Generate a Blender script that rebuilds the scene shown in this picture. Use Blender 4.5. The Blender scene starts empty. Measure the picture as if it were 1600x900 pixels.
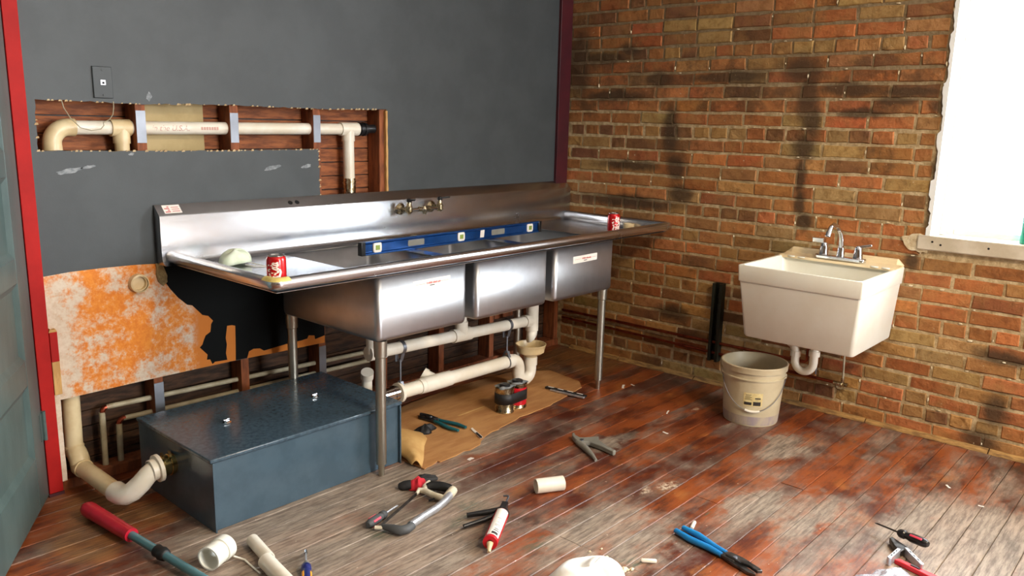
import bpy, math, random
from mathutils import Vector, Matrix, Euler
random.seed(7)
S = bpy.context.scene
COL = S.collection
PI = math.pi

# ------------------------------------------------------------------ camera
RC = ((0.6683995, -0.7434270, 0.0236313), (-0.1348953, -0.1524031, -0.9790692), (0.7314680, 0.6512216, -0.2021510))
CAM = Vector((-3.96375, -3.10625, 1.40)); FPX = 1258.5
cd = bpy.data.cameras.new('camera'); cam = bpy.data.objects.new('camera', cd); COL.objects.link(cam)
r_, d_, f_ = [Vector(v).normalized() for v in RC]
m = Matrix((r_, -d_, -f_)).transposed().to_4x4(); m.translation = CAM
cam.matrix_world = m
cd.sensor_width = 36; cd.lens = FPX / 1600 * 36; cd.clip_start = .05
S.camera = cam

# ------------------------------------------------------------------ world, light, exposure
w = bpy.data.worlds.new('daylight'); S.world = w; w.use_nodes = True
bg = w.node_tree.nodes['Background']; bg.inputs[0].default_value = (.86, .94, 1, 1); bg.inputs[1].default_value = 5.0

def area(name, loc, direction, sx, sy, power, color):
    l = bpy.data.lights.new(name, 'AREA'); l.shape = 'RECTANGLE'; l.size = sx; l.size_y = sy; l.energy = power; l.color = color
    o = bpy.data.objects.new(name, l); COL.objects.link(o); o.location = loc
    o.rotation_euler = Vector(direction).to_track_quat('-Z', 'Y').to_euler()
    return o
WY0, WY1, WZ0, WZ1 = -2.10, -3.50, .94, 2.55       # window_1 opening in the brick wall
area('daylight_window_1', (1.3, -2.95, 2.0), (-1, 0, -.15), 2.5, 2.3, 440, (.88, .95, 1))
area('daylight_window_3', (-1.2, -7.55, 1.75), (0, 1, -.1), 1.7, 1.6, 150, (.95, .98, 1))
area('ceiling_lamp_glow', (-2.1, -3.9, 2.93), (0, 0, -1), .5, .5, 66, (1, .79, .52))
vs = S.view_settings
vs.view_transform = 'Standard'; vs.look = 'None'; vs.gamma = 1; vs.use_curve_mapping = False; vs.exposure = .70

# ------------------------------------------------------------------ materials
def srgb(c):
    return tuple(((x / 255) / 12.92 if x / 255 <= .04045 else ((x / 255 + .055) / 1.055) ** 2.4) for x in c) + (1,)

class NT:
    def __init__(s, t): s.t = t
    def n(s, typ, ins=None, **kw):
        n = s.t.nodes.new(typ)
        for k, v in kw.items(): setattr(n, k, v)
        for k, v in (ins or {}).items():
            if isinstance(v, bpy.types.NodeSocket): s.t.links.new(v, n.inputs[k])
            else: n.inputs[k].default_value = v
        return n
    def math(s, op, a, b=0.0, clamp=False):
        return s.n('ShaderNodeMath', {0: a, 1: b}, operation=op, use_clamp=clamp).outputs[0]
    def mix(s, f, a, b, blend='MIX'):
        n = s.n('ShaderNodeMix', {0: f, 6: a, 7: b}, data_type='RGBA', blend_type=blend); return n.outputs[2]
    def ramp(s, v, lo, hi):
        return s.n('ShaderNodeMapRange', {0: v, 1: lo, 2: hi, 3: 0.0, 4: 1.0}, interpolation_type='SMOOTHSTEP').outputs[0]
    def noise(s, vec, scale, detail=4, rough=.6):
        return s.n('ShaderNodeTexNoise', {'Vector': vec, 'Scale': scale, 'Detail': detail, 'Roughness': rough}).outputs[0]
    def scale(s, vec, k):
        return s.n('ShaderNodeVectorMath', {0: vec, 1: k}, operation='MULTIPLY').outputs[0]
    def blobs(s, pos, lst, axes, jitter=.06, lo=1.25, hi=.45):
        """greatest of several soft ellipses fixed in the room (stains, wear, painted shade and glare)"""
        nz = s.n('ShaderNodeTexNoise', {'Vector': pos, 'Scale': 9.0, 'Detail': 5.0, 'Roughness': .65}).outputs[1]
        off = s.n('ShaderNodeVectorMath', {0: nz, 1: (.5, .5, .5)}, operation='SUBTRACT').outputs[0]
        off = s.scale(off, (jitter * 2,) * 3)
        p = s.n('ShaderNodeVectorMath', {0: pos, 1: off}, operation='ADD').outputs[0]
        out = None
        for a, b, ra, rb in lst:
            c = [0, 0, 0]; k = [0, 0, 0]
            c[axes[0]] = a; c[axes[1]] = b; k[axes[0]] = 1 / ra; k[axes[1]] = 1 / rb
            v = s.n('ShaderNodeVectorMath', {0: p, 1: tuple(c)}, operation='SUBTRACT').outputs[0]
            l = s.n('ShaderNodeVectorMath', {0: s.scale(v, tuple(k))}, operation='LENGTH').outputs[1]
            q = s.ramp(l, lo, hi)
            out = q if out is None else s.math('MAXIMUM', out, q)
        return out

def newmat(name):
    mt = bpy.data.materials.new(name); mt.use_nodes = True
    t = NT(mt.node_tree); b = mt.node_tree.nodes['Principled BSDF']
    return mt, t, b

def bumpit(t, b, h, strength, dist=.01):
    bn = t.n('ShaderNodeBump', {'Strength': strength, 'Distance': dist, 'Height': h})
    t.t.links.new(bn.outputs[0], b.inputs['Normal'])

def pm(name, c1, c2=None, scale=8, lo=.35, hi=.65, stretch=(1, 1, 1), rough=.5, rough2=None, metal=0, bump=0, bscale=60, bdist=.004, spec=None, trans=0, alpha=None, coat=0, detail=5):
    mt, t, b = newmat(name)
    tc = t.n('ShaderNodeTexCoord').outputs['Object']
    v = t.scale(tc, stretch)
    nz = t.noise(v, scale, detail)
    f = t.ramp(nz, lo, hi)
    c2 = c2 or tuple(max(0, x * .86) for x in c1)
    t.t.links.new(t.mix(f, srgb(c1), srgb(c2)), b.inputs['Base Color'])
    b.inputs['Roughness'].default_value = rough
    if rough2 is not None:
        t.t.links.new(t.n('ShaderNodeMapRange', {0: t.noise(v, scale * 2.3, 4), 1: .3, 2: .7, 3: rough, 4: rough2}).outputs[0], b.inputs['Roughness'])
    b.inputs['Metallic'].default_value = metal
    if spec is not None: b.inputs['Specular IOR Level'].default_value = spec
    if trans: b.inputs['Transmission Weight'].default_value = trans
    if alpha is not None: b.inputs['Alpha'].default_value = alpha
    if coat: b.inputs['Coat Weight'].default_value = coat
    if bump: bumpit(t, b, t.noise(t.scale(tc, stretch), bscale, 3), bump, bdist)
    return mt

SOOT_SHADE = [(-1.44, 1.69, .11, .076), (-1.48, 1.56, .057, .137), (-1.51, 1.44, .05, .092), (-1.48, 1.31, .057, .068), (-1.48, 1.17, .032, .095), (-1.49, 1.04, .029, .07), (-1.52, .95, .042, .045), (-1.68, 1.59, .172, .035), (-1.94, 1.57, .158, .025), (-2.08, 1.51, .064, .039), (-1.74, 1.48, .129, .023), (-1.89, 1.53, .108, .023), (-.23, 1.77, .244, .043), (-.43, 1.81, .077, .035), (-.34, 1.56, .26, .033), (-1.02, 1.65, .213, .029), (-.73, 1.37, .048, .139), (-.77, 1.17, .064, .077), (-.81, 1.03, .072, .049), (-.47, 1.17, .213, .029), (-.48, .96, .337, .037), (-2.46, .2, .053, .075), (-2.41, .05, .083, .047), (-2.46, .44, .116, .034), (-.81, .35, .106, .045), (-2.09, 1.14, .018, .2), (-2.11, 1.58, .018, .109), (-2.04, .81, .038, .035), (-.63, 1.65, .101, .048), (-.07, 1.75, .104, .223), (-1.09, 1.66, .174, .039)]  # soot; the tall blob in the upper corner is part dirt, part painted shade

def brick_mat(name, col=None):
    mt, t, b = newmat(name)
    pos = t.n('ShaderNodeNewGeometry').outputs['Position']
    oi = t.n('ShaderNodeObjectInfo')
    base = oi.outputs['Color'] if col is None else srgb(col)
    n1 = t.noise(pos, 22, 6, .65); n2 = t.noise(pos, 6, 4)
    c = t.mix(t.ramp(n1, .42, .68), base, t.mix(1.0, base, (.60, .54, .46, 1), 'MULTIPLY'))
    c = t.mix(t.math('MULTIPLY', t.ramp(n2, .42, .72), .62), c, srgb((160, 118, 68)))           # sandy bloom
    soot_shade = t.blobs(pos, SOOT_SHADE, (1, 2), .035, 1.6, .45)
    zz = t.n('ShaderNodeSeparateXYZ', {0: pos}).outputs[2]
    band = t.math('MULTIPLY', t.ramp(zz, 1.38, 1.55), t.ramp(zz, 1.86, 1.70))             # an old smoke line across the wall
    grime = t.math('MULTIPLY', t.ramp(t.math('ADD', t.noise(pos, 3.6, 8, .75), t.math('MULTIPLY', band, .13)), .53, .72), .78)
    soot_shade = t.math('MAXIMUM', soot_shade, grime)
    c = t.mix(t.math('MULTIPLY', soot_shade, .9), c, srgb((38, 30, 24)))
    c = t.mix(.16, c, srgb((140, 104, 64)))                           # brown dust over everything
    chips = t.ramp(t.noise(pos, 55, 3, .5), .70, .76)
    c = t.mix(t.math('MULTIPLY', chips, .6), c, srgb((205, 185, 150)))
    t.t.links.new(c, b.inputs['Base Color'])
    b.inputs['Roughness'].default_value = .82; b.inputs['Specular IOR Level'].default_value = .3
    h = t.math('ADD', t.noise(pos, 90, 4, .6), t.math('MULTIPLY', n1, 1.4))
    bumpit(t, b, h, .55, .006)
    return mt

def mortar_mat():
    mt, t, b = newmat('mortar')
    pos = t.n('ShaderNodeNewGeometry').outputs['Position']
    c = t.mix(t.ramp(t.noise(pos, 30, 5), .35, .7), srgb((166, 142, 102)), srgb((208, 186, 146)))
    soot_shade = t.blobs(pos, SOOT_SHADE, (1, 2), .035, 1.6, .45)
    up = t.math('MULTIPLY', t.ramp(t.n('ShaderNodeSeparateXYZ', {0: pos}).outputs[2], 1.35, 1.75), .62)   # joints get darker higher up the wall
    c = t.mix(t.math('MAXIMUM', t.math('MULTIPLY', soot_shade, .9), up), c, srgb((86, 68, 46)))
    t.t.links.new(c, b.inputs['Base Color']); b.inputs['Roughness'].default_value = .9
    bumpit(t, b, t.noise(pos, 70, 5, .7), .8, .01)
    return mt

GREEN = [(-1.99, -1.17, .05, .05), (-2.33, -1.09, .07, .047), (-2.09, -1.22, .07, .035), (-2.03, -1.52, .09, .039), (-1.41, -1.83, .023, .017), (-1.91, -1.82, .06, .04)]
GRAY = [(-2.41, -.78, .45, .34), (-2.65, -1.0, .4, .35), (-2.3, -1.2, .4, .25), (-2.02, -.88, .22, .12), (-1.54, -.76, .26, .10), (-1.82, -1.66, .25, .15), (-1.23, -1.93, .16, .07), (-1.16, -2.10, .2, .087), (-1.03, -2.6, .35, .22), (-.62, -1.76, .16, .06), (-1.09, -1.19, .11, .05)]  # gray wear; the large patch at the near right also paints in window glare
DUST = [(-1.32, -1.61, .06, .035), (-1.42, -1.57, .035, .018), (-.45, -1.25, .033, .012)]
RAW = [(-2.96, -.25, .14, .228), (-3.08, -.45, .116, .161), (-2.83, -.38, .1, .135), (-.22, -.45, .22, .14), (-.18, -.2, .25, .2), (-.6, -.2, .3, .25)]

def floor_mat():
    mt, t, b = newmat('worn_painted_boards')
    pos = t.n('ShaderNodeNewGeometry').outputs['Position']
    rnd = t.n('ShaderNodeObjectInfo').outputs['Random']
    sp = t.scale(pos, (1.0, 8.0, 8.0))
    fine = t.noise(sp, 9, 8, .72); broad = t.noise(t.scale(pos, (1, 1.8, 1)), 3.1, 8, .72)
    def off(v, k): return t.n('ShaderNodeVectorMath', {0: v, 1: (k, k * .7, k * .3)}, operation='ADD').outputs[0]
    A = t.noise(t.scale(pos, (1, 2.4, 1)), 2.6, 6, .65); D = t.noise(off(t.scale(pos, (1, 1.7, 1)), 5.3), 4.4, 6, .6); K = t.noise(off(t.scale(pos, (1, 2, 1)), 11.7), 3.4, 8, .7)
    a_ = t.math('ADD', A, t.math('ADD', t.math('MULTIPLY', t.math('SUBTRACT', fine, .5), .5), t.math('MULTIPLY', t.math('SUBTRACT', rnd, .5), .16)))
    red = t.mix(t.ramp(a_, .38, .62), srgb((142, 72, 34)), srgb((78, 32, 20)))
    red = t.mix(t.math('MULTIPLY', t.ramp(D, .56, .74), .7), red, srgb((172, 108, 56)))
    red = t.mix(t.math('MULTIPLY', t.ramp(K, .52, .70), .8), red, srgb((46, 31, 25)))
    gray = t.mix(t.ramp(fine, .36, .66), srgb((170, 157, 140)), srgb((110, 98, 86)))
    gray = t.mix(t.math('MULTIPLY', t.ramp(K, .54, .74), .6), gray, srgb((70, 58, 50)))
    raw = t.mix(t.ramp(fine, .35, .65), srgb((152, 112, 68)), srgb((92, 62, 36)))
    g = t.blobs(pos, GRAY, (0, 1), .14, 1.7, .3)
    near = t.ramp(t.n('ShaderNodeSeparateXYZ', {0: pos}).outputs[1], -1.0, -2.8)         # more foot traffic in the open room
    wear = t.math('ADD', t.math('MULTIPLY', g, .25), t.math('ADD', t.math('MULTIPLY', broad, .75), t.math('MULTIPLY', fine, .30)))
    wear = t.math('ADD', t.math('ADD', wear, t.math('MULTIPLY', near, .075)), t.math('MULTIPLY', t.math('SUBTRACT', rnd, .5), .09))
    c = t.mix(t.math('MULTIPLY', t.ramp(wear, .50, .76), .84), red, gray)
    scr = t.ramp(t.noise(t.scale(pos, (1, 22, 22)), 7, 4, .6), .66, .74)                 # dusty scratches along the grain
    c = t.mix(t.math('MULTIPLY', scr, .35), c, srgb((176, 158, 138)))
    c = t.mix(t.math('MULTIPLY', t.blobs(pos, RAW, (0, 1), .1), .75), c, raw)
    c = t.mix(t.math('MULTIPLY', t.math('MULTIPLY', t.blobs(pos, GREEN, (0, 1), .03), t.ramp(fine, .42, .6)), .7), c, srgb((74, 92, 76)))
    dust = t.math('MULTIPLY', t.blobs(pos, DUST, (0, 1), .05), t.ramp(t.noise(pos, 60, 4), .4, .62))
    c = t.mix(t.math('MULTIPLY', dust, .8), c, srgb((226, 210, 184)))
    specks = t.ramp(t.noise(pos, 75, 2, .4), .735, .77)
    c = t.mix(t.math('MULTIPLY', specks, .55), c, srgb((215, 200, 180)))
    t.t.links.new(c, b.inputs['Base Color'])
    t.t.links.new(t.n('ShaderNodeMapRange', {0: wear, 1: .45, 2: .8, 3: .34, 4: .58}).outputs[0], b.inputs['Roughness'])
    bumpit(t, b, t.math('ADD', fine, t.math('MULTIPLY', t.noise(sp, 40, 4), .5)), .25, .004)
    return mt

def steel_mat(name, stretch=(1, 1, 1), rough=(.20, .38), tint=(196, 198, 202)):
    mt, t, b = newmat(name)
    tc = t.n('ShaderNodeTexCoord').outputs['Object']
    a = t.noise(tc, 4.5, 5, .6); sc = t.noise(t.scale(tc, stretch), 26, 4, .65)
    t.t.links.new(t.mix(t.ramp(a, .3, .75), srgb(tint), srgb(tuple(x * .9 for x in tint))), b.inputs['Base Color'])
    b.inputs['Metallic'].default_value = 1
    t.t.links.new(t.n('ShaderNodeMapRange', {0: t.math('ADD', t.math('MULTIPLY', a, .8), t.math('MULTIPLY', sc, .2)), 1: .3, 2: .75, 3: rough[0], 4: rough[1]}).outputs[0], b.inputs['Roughness'])
    bumpit(t, b, t.math('ADD', t.noise(tc, 7, 2), t.math('MULTIPLY', sc, .04)), .03, .01)
    return mt

def mottled_mat():
    mt, t, b = newmat('mottled_orange_panel')
    pos = t.n('ShaderNodeNewGeometry').outputs['Position']
    n = t.noise(pos, 6.5, 8, .72); n2 = t.noise(pos, 34, 6, .75)
    x = t.n('ShaderNodeSeparateXYZ', {0: pos}).outputs[0]
    plain = t.ramp(x, -2.46, -2.41)                                  # the strip that kept its orange paint
    left = t.ramp(x, -2.80, -2.97)
    f = t.math('ADD', t.math('MULTIPLY', n, .66), t.math('MULTIPLY', n2, .34))
    f = t.math('SUBTRACT', f, t.math('MULTIPLY', left, .10))
    org = t.mix(t.ramp(n2, .4, .65), srgb((228, 140, 42)), srgb((214, 118, 26)))
    whi = t.mix(t.ramp(n2, .35, .7), srgb((216, 200, 180)), srgb((198, 172, 146)))
    c = t.mix(t.ramp(f, .41, .54), whi, org)
    c = t.mix(plain, c, srgb((206, 118, 30)))
    t.t.links.new(c, b.inputs['Base Color']); b.inputs['Roughness'].default_value = .7
    bumpit(t, b, n2, .25, .004)
    return mt

M = {
 'brick': brick_mat('brick_face'), 'mortar': mortar_mat(), 'floor': floor_mat(),
 'b0': brick_mat('brick_orange', (160, 104, 58)), 'b1': brick_mat('brick_tan', (168, 130, 76)), 'b2': brick_mat('brick_brown', (118, 78, 54)),
 'dust': pm('gap_dust', (122, 102, 80), (38, 29, 23), scale=2.6, rough=.9),
 'charcoal': pm('charcoal_wall_paint', (62, 67, 69), (55, 60, 62), scale=5, rough=.55, bump=.12, bscale=160, bdist=.002),
 'blackpaint': pm('black_wall_paint', (13, 15, 15), (10, 12, 12), scale=5, rough=.7, spec=.12),
 'plaster_edge': pm('torn_drywall_edge', (205, 182, 142), (170, 140, 100), scale=30, rough=.9),
 'scuff': pm('filler_smear', (150, 154, 156), (104, 110, 114), scale=40, rough=.8),
 'mottled': mottled_mat(), 'mud': pm('ragged_plaster', (176, 152, 104), (128, 108, 70), scale=22, rough=.9, bump=.9, bscale=40, bdist=.02),
 'redpaint': pm('red_gloss_paint', (172, 24, 20), (156, 20, 17), scale=6, rough=.6, spec=.2, bump=.1),
 'plum': pm('plum_paint', (70, 18, 26), (58, 16, 24), scale=6, rough=.45),
 'oldwood': pm('sheathing_wood', (158, 92, 50), (108, 58, 30), scale=9, stretch=(1, 1, 6), rough=.75, bump=.3),
 'stud': pm('stud_wood', (150, 84, 46), (112, 60, 32), scale=9, stretch=(6, 6, 1), rough=.75, bump=.2),
 'palewood': pm('pale_raw_wood', (204, 160, 98), (180, 136, 78), scale=12, stretch=(6, 6, 1), rough=.75),
 'ledge': pm('dusty_ledge_wood', (176, 136, 78), (120, 88, 50), scale=14, stretch=(4, 1, 4), rough=.85, bump=.6),
 'galv': steel_mat('galvanised_plate', (1, 1, 1), (.42, .6), (138, 142, 150)),
 'beige': pm('beige_backing_board', (190, 168, 122), (172, 150, 104), scale=6, rough=.8),
 'steel': steel_mat('stainless_sheet', (1, 1, 6), (.20, .29), (196, 198, 202)),
 'steel_side': steel_mat('stainless_bowl', (4, 4, 1), (.34, .46), (192, 194, 198)),
 'steel_rim': steel_mat('stainless_rim', (1, 1, 1), (.20, .30), (222, 222, 226)),
 'leg': steel_mat('galvanised_leg', (1, 1, 1), (.30, .5), (186, 182, 168)),
 'chrome': pm('chrome', (226, 228, 232), (214, 216, 220), rough=.08, metal=1),
 'oldchrome': pm('tarnished_chrome', (206, 196, 170), (150, 132, 96), scale=30, rough=.16, rough2=.35, metal=1),
 'brass': pm('brass_chrome', (214, 196, 140), (170, 150, 90), scale=18, rough=.14, metal=1),
 'pvc': pm('white_pvc', (232, 226, 212), (222, 212, 192), scale=7, rough=.33),
 'pvc_old': pm('cream_pvc', (226, 208, 168), (206, 180, 134), scale=6, rough=.36),
 'greypipe': pm('pale_grey_pipe', (178, 168, 142), (150, 138, 112), scale=12, rough=.5),
 'copper': pm('dull_copper', (158, 74, 48), (112, 48, 32), scale=16, rough=.35, metal=.85),
 'rubber': pm('black_rubber', (26, 26, 27), (18, 18, 19), rough=.55, bump=.1),
 'blackmetal': pm('black_enamel', (22, 22, 24), (34, 34, 36), rough=.28),
 'ink': pm('dark_print', (40, 34, 32), (52, 44, 40), rough=.6), 'faint': pm('faint_print', (196, 150, 138), (206, 166, 152), rough=.6), 'redink': pm('red_print', (196, 60, 54), (180, 70, 60), rough=.6),
 'hole': pm('dark_hole', (6, 6, 7), (8, 8, 8), rough=.9),
 'trapblue': pm('slate_blue_paint', (70, 88, 100), (62, 80, 92), scale=10, rough=.13, rough2=.20, bump=.04, bscale=160, bdist=.002),
 'traplid': pm('slate_blue_checker', (70, 88, 100), (56, 72, 84), scale=60, rough=.13, rough2=.22, bump=.07, bscale=150, bdist=.002),
 'shadedwood': pm('shaded_low_sheathing', (84, 56, 36), (44, 30, 20), scale=9, stretch=(1, 1, 6), rough=.85, bump=.3),  # sheathing wood darkened to paint in the shade under the sink
 'card': pm('brown_cardboard', (186, 136, 82), (166, 114, 64), scale=4, rough=.85, bump=.15, stretch=(1, 4, 1)),
 'cardpale': pm('pale_carton', (206, 166, 104), (188, 144, 82), scale=6, rough=.8, bump=.2),
 'tub': pm('white_moulded_plastic', (232, 231, 220), (226, 223, 209), scale=4, rough=.32),
 'tubledge': pm('cream_moulded_ledge', (236, 218, 180), (228, 206, 164), scale=5, rough=.4),
 'bucket': pm('cloudy_plastic', (196, 182, 150), (178, 162, 132), scale=5, rough=.42),
 'bucketlow': pm('mauve_stain', (150, 136, 138), (176, 160, 138), scale=9, rough=.5, stretch=(3, 3, 1)),
 'paper': pm('white_label', (236, 230, 222), (228, 220, 210), rough=.55),
 'tanlabel': pm('tan_label', (222, 204, 148), (208, 186, 128), scale=60, rough=.6),
 'white': pm('white_gloss_paint', (240, 242, 242), (232, 236, 236), rough=.4),
 'plasterwhite': pm('white_plaster', (226, 214, 186), (198, 178, 140), scale=16, rough=.85, bump=.6, bscale=30, bdist=.015),
 'sill': pm('grey_painted_sill', (206, 196, 178), (188, 176, 154), scale=9, rough=.7, bump=.3),
 'strut': pm('dark_green_channel', (44, 48, 38), (32, 34, 28), scale=14, rough=.4, metal=.5),
 'door': pm('teal_door_paint', (78, 94, 91), (68, 84, 82), scale=5, rough=.42, bump=.1, stretch=(3, 3, 1)),
 'cola': pm('red_can', (206, 22, 26), (188, 16, 20), rough=.25, metal=.35, coat=.3),
 'cantop': pm('can_aluminium', (214, 212, 208), (196, 194, 190), rough=.22, metal=1),
 'script': pm('white_script', (246, 236, 226), (240, 226, 214), rough=.4),
 'levelblue': pm('blue_anodised', (24, 76, 142), (18, 62, 122), rough=.3, metal=.6),
 'grip': pm('grey_rubber_grip', (78, 80, 82), (62, 64, 66), rough=.6, bump=.1),
 'pink': pm('pink_red_inlay', (222, 70, 92), (208, 56, 78), rough=.45),
 'vial': pm('yellow_green_vial', (150, 168, 84), (120, 140, 60), rough=.15),
 'redplastic': pm('red_plastic', (206, 30, 42), (188, 22, 34), rough=.3),
 'wine': pm('red_vinyl_grip', (204, 32, 56), (178, 22, 44), rough=.32),
 'tealmetal': pm('teal_tube', (96, 142, 150), (84, 128, 138), rough=.3, metal=.2),
 'tealgrip': pm('dark_teal_grip', (14, 96, 104), (10, 80, 90), rough=.4),
 'bluegrip': pm('bright_blue_grip', (22, 128, 190), (16, 112, 176), rough=.42),
 'toolsteel': pm('dark_tool_steel', (104, 102, 100), (70, 68, 66), scale=30, rough=.35, metal=.9),
 'clampgrey': pm('grey_nylon', (132, 130, 120), (116, 114, 106), rough=.55),
 'alu': pm('bare_aluminium', (214, 216, 220), (190, 192, 198), scale=25, rough=.38, metal=.8),
 'offwhite': pm('worn_white_enamel', (224, 216, 196), (204, 192, 166), scale=20, rough=.4),
 'navy': pm('navy_plastic', (34, 44, 110), (28, 36, 96), rough=.35), 'yellow': pm('amber_plastic', (244, 170, 28), (232, 152, 20), rough=.4),
 'yellowtape': pm('yellow_tape', (226, 206, 128), (206, 184, 100), scale=30, rough=.5),
 'mask': pm('pale_green_fabric', (226, 234, 214), (212, 224, 198), scale=20, rough=.9, bump=.3),
 'cloth': pm('white_cloth', (244, 242, 236), (232, 230, 224), scale=6, rough=.8, bump=.2, bscale=20),
 'red_knit': pm('red_glove', (198, 30, 46), (170, 22, 38), scale=30, rough=.8, bump=.4), 'black_knit': pm('black_glove', (30, 30, 32), (44, 42, 42), scale=30, rough=.8, bump=.4),
 'tealglass': pm('teal_plastic', (20, 168, 138), (16, 150, 124), rough=.3),
 'wall': pm('tan_wall', (104, 84, 62), (96, 76, 56), scale=3, rough=.8), 'ceil': pm('white_ceiling', (238, 234, 226), (232, 228, 220), scale=3, rough=.85),
}
def glass_mat():
    mt, t, b = newmat('window_glass')
    tr = t.n('ShaderNodeBsdfTransparent'); gl = t.n('ShaderNodeBsdfGlossy', {'Roughness': .02})
    nz = t.noise(t.n('ShaderNodeTexCoord').outputs['Object'], 3, 2)
    f = t.n('ShaderNodeFresnel', {0: 1.45}); k = t.math('ADD', t.math('MULTIPLY', f.outputs[0], .6), t.math('MULTIPLY', nz, .02))
    mx = t.n('ShaderNodeMixShader', {0: k, 1: tr.outputs[0], 2: gl.outputs[0]})
    t.t.links.new(mx.outputs[0], t.t.nodes['Material Output'].inputs[0]); return mt
M['glass'] = glass_mat()
def bag_mat():
    mt, t, b = newmat('clear_poly_bag')
    tr = t.n('ShaderNodeBsdfTransparent', {0: (.96, .97, 1, 1)}); b.inputs['Base Color'].default_value = srgb((226, 230, 240)); b.inputs['Roughness'].default_value = .15
    nz = t.ramp(t.noise(t.n('ShaderNodeTexCoord').outputs['Object'], 26, 4), .4, .7)
    mx = t.n('ShaderNodeMixShader', {0: t.math('ADD', t.math('MULTIPLY', nz, .4), .3), 1: tr.outputs[0], 2: b.outputs[0]})
    t.t.links.new(mx.outputs[0], t.t.nodes['Material Output'].inputs[0]); return mt
M['bag'] = bag_mat()

# ------------------------------------------------------------------ mesh helpers
class G:
    """collects polygons for one mesh"""
    def __init__(s): s.v = []; s.f = []; s.mi = []; s.cur = 0
    def add(s, vs, fs):
        k = len(s.v); s.v += [tuple(v) for v in vs]
        for f in fs: s.f.append([k + i for i in f]); s.mi.append(s.cur)
        return s
    def mat(s, i): s.cur = i; return s
    def box(s, x0, x1, y0, y1, z0, z1, mx=None):
        vs = [Vector((x, y, z)) for z in (z0, z1) for y in (y0, y1) for x in (x0, x1)]
        if mx is not None: vs = [mx @ v for v in vs]
        return s.add(vs, [(0, 2, 3, 1), (4, 5, 7, 6), (0, 1, 5, 4), (2, 6, 7, 3), (0, 4, 6, 2), (1, 3, 7, 5)])
    def bar(s, a, b, wd, h, up=(0, 0, 1)):
        a = Vector(a); b = Vector(b); t = (b - a).normalized(); sd = Vector(up).cross(t).normalized(); u = t.cross(sd)
        vs = [p + sd * i * wd / 2 + u * j * h / 2 for p in (a, b) for i, j in ((-1, -1), (1, -1), (1, 1), (-1, 1))]
        return s.add(vs, [(3, 2, 1, 0), (4, 5, 6, 7), (0, 1, 5, 4), (1, 2, 6, 5), (2, 3, 7, 6), (3, 0, 4, 7)])
    def tube(s, pts, r, n=12, cap=True, closed=False, flat=1.0):
        pts = [Vector(p) for p in pts]; N = len(pts); rs = r if isinstance(r, (list, tuple)) else [r] * N
        vs = []; ref = None
        for i, p in enumerate(pts):
            a = pts[i - 1] if (i or closed) else p; b = pts[(i + 1) % N] if (i < N - 1 or closed) else p
            t = (b - a)
            t = t.normalized() if t.length > 1e-9 else Vector((0, 0, 1))
            if ref is None:
                ref = Vector((0, 0, 1)) if abs(t.z) < .9 else Vector((1, 0, 0))
            ref = (ref - t * ref.dot(t)); ref = ref.normalized() if ref.length > 1e-6 else t.orthogonal().normalized()
            sd = t.cross(ref)
            for k in range(n):
                q = 2 * PI * k / n
                vs.append(p + (sd * math.cos(q) + ref * math.sin(q) * flat) * rs[i])
        fs = []
        for i in range(N if closed else N - 1):
            j = (i + 1) % N
            for k in range(n):
                l = (k + 1) % n
                fs.append((i * n + k, i * n + l, j * n + l, j * n + k))
        if cap and not closed:
            fs.append(tuple(range(n - 1, -1, -1))); fs.append(tuple((N - 1) * n + k for k in range(n)))
        return s.add(vs, fs)
    def lathe(s, prof, n=24, o=(0, 0, 0), d=(0, 0, 1), sq=(1, 1)):
        """prof: (distance along axis, radius)"""
        o = Vector(o); d = Vector(d).normalized(); u = d.orthogonal().normalized() if abs(d.z) < .99 else Vector((1, 0, 0)); v = d.cross(u)
        vs = []; fs = []
        for h, r in prof:
            for k in range(n):
                q = 2 * PI * k / n
                vs.append(o + d * h + (u * math.cos(q) * sq[0] + v * math.sin(q) * sq[1]) * max(r, 1e-5))
        for i in range(len(prof) - 1):
            for k in range(n):
                l = (k + 1) % n
                fs.append((i * n + k, i * n + l, (i + 1) * n + l, (i + 1) * n + k))
        return s.add(vs, fs)
    def prism(s, poly, a, b, ax='z'):
        P = {'z': lambda x, y, h: (x, y, h), 'y': lambda x, y, h: (x, h, y), 'x': lambda x, y, h: (h, x, y)}[ax]
        n = len(poly)
        area2 = sum(poly[i][0] * poly[(i + 1) % n][1] - poly[(i + 1) % n][0] * poly[i][1] for i in range(n))
        if (area2 < 0) != (ax == 'y'): poly = poly[::-1]
        vs = [P(x, y, a) for x, y in poly] + [P(x, y, b) for x, y in poly]
        fs = [tuple(range(n - 1, -1, -1)), tuple(range(n, 2 * n))] + [(i, (i + 1) % n, n + (i + 1) % n, n + i) for i in range(n)]
        if a > b: fs = [f[::-1] for f in fs]
        return s.add(vs, fs)
    def grid(s, fn, nu, nv):
        vs = [fn(i / nu, j / nv) for j in range(nv + 1) for i in range(nu + 1)]
        fs = [(j * (nu + 1) + i, j * (nu + 1) + i + 1, (j + 1) * (nu + 1) + i + 1, (j + 1) * (nu + 1) + i) for j in range(nv) for i in range(nu)]
        return s.add(vs, fs)
    def sweep(s, prof, path, nrm):
        """open profile (out, up) swept along a path with given outward normals (2D path, z up); capped"""
        m_ = len(prof); vs = []
        for (x, y), (nx, ny) in zip(path, nrm):
            for o, z in prof: vs.append((x + nx * o, y + ny * o, z))
        fs = [(i * m_ + k, i * m_ + k + 1, (i + 1) * m_ + k + 1, (i + 1) * m_ + k) for i in range(len(path) - 1) for k in range(m_ - 1)]
        return s.add(vs, fs)
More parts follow.
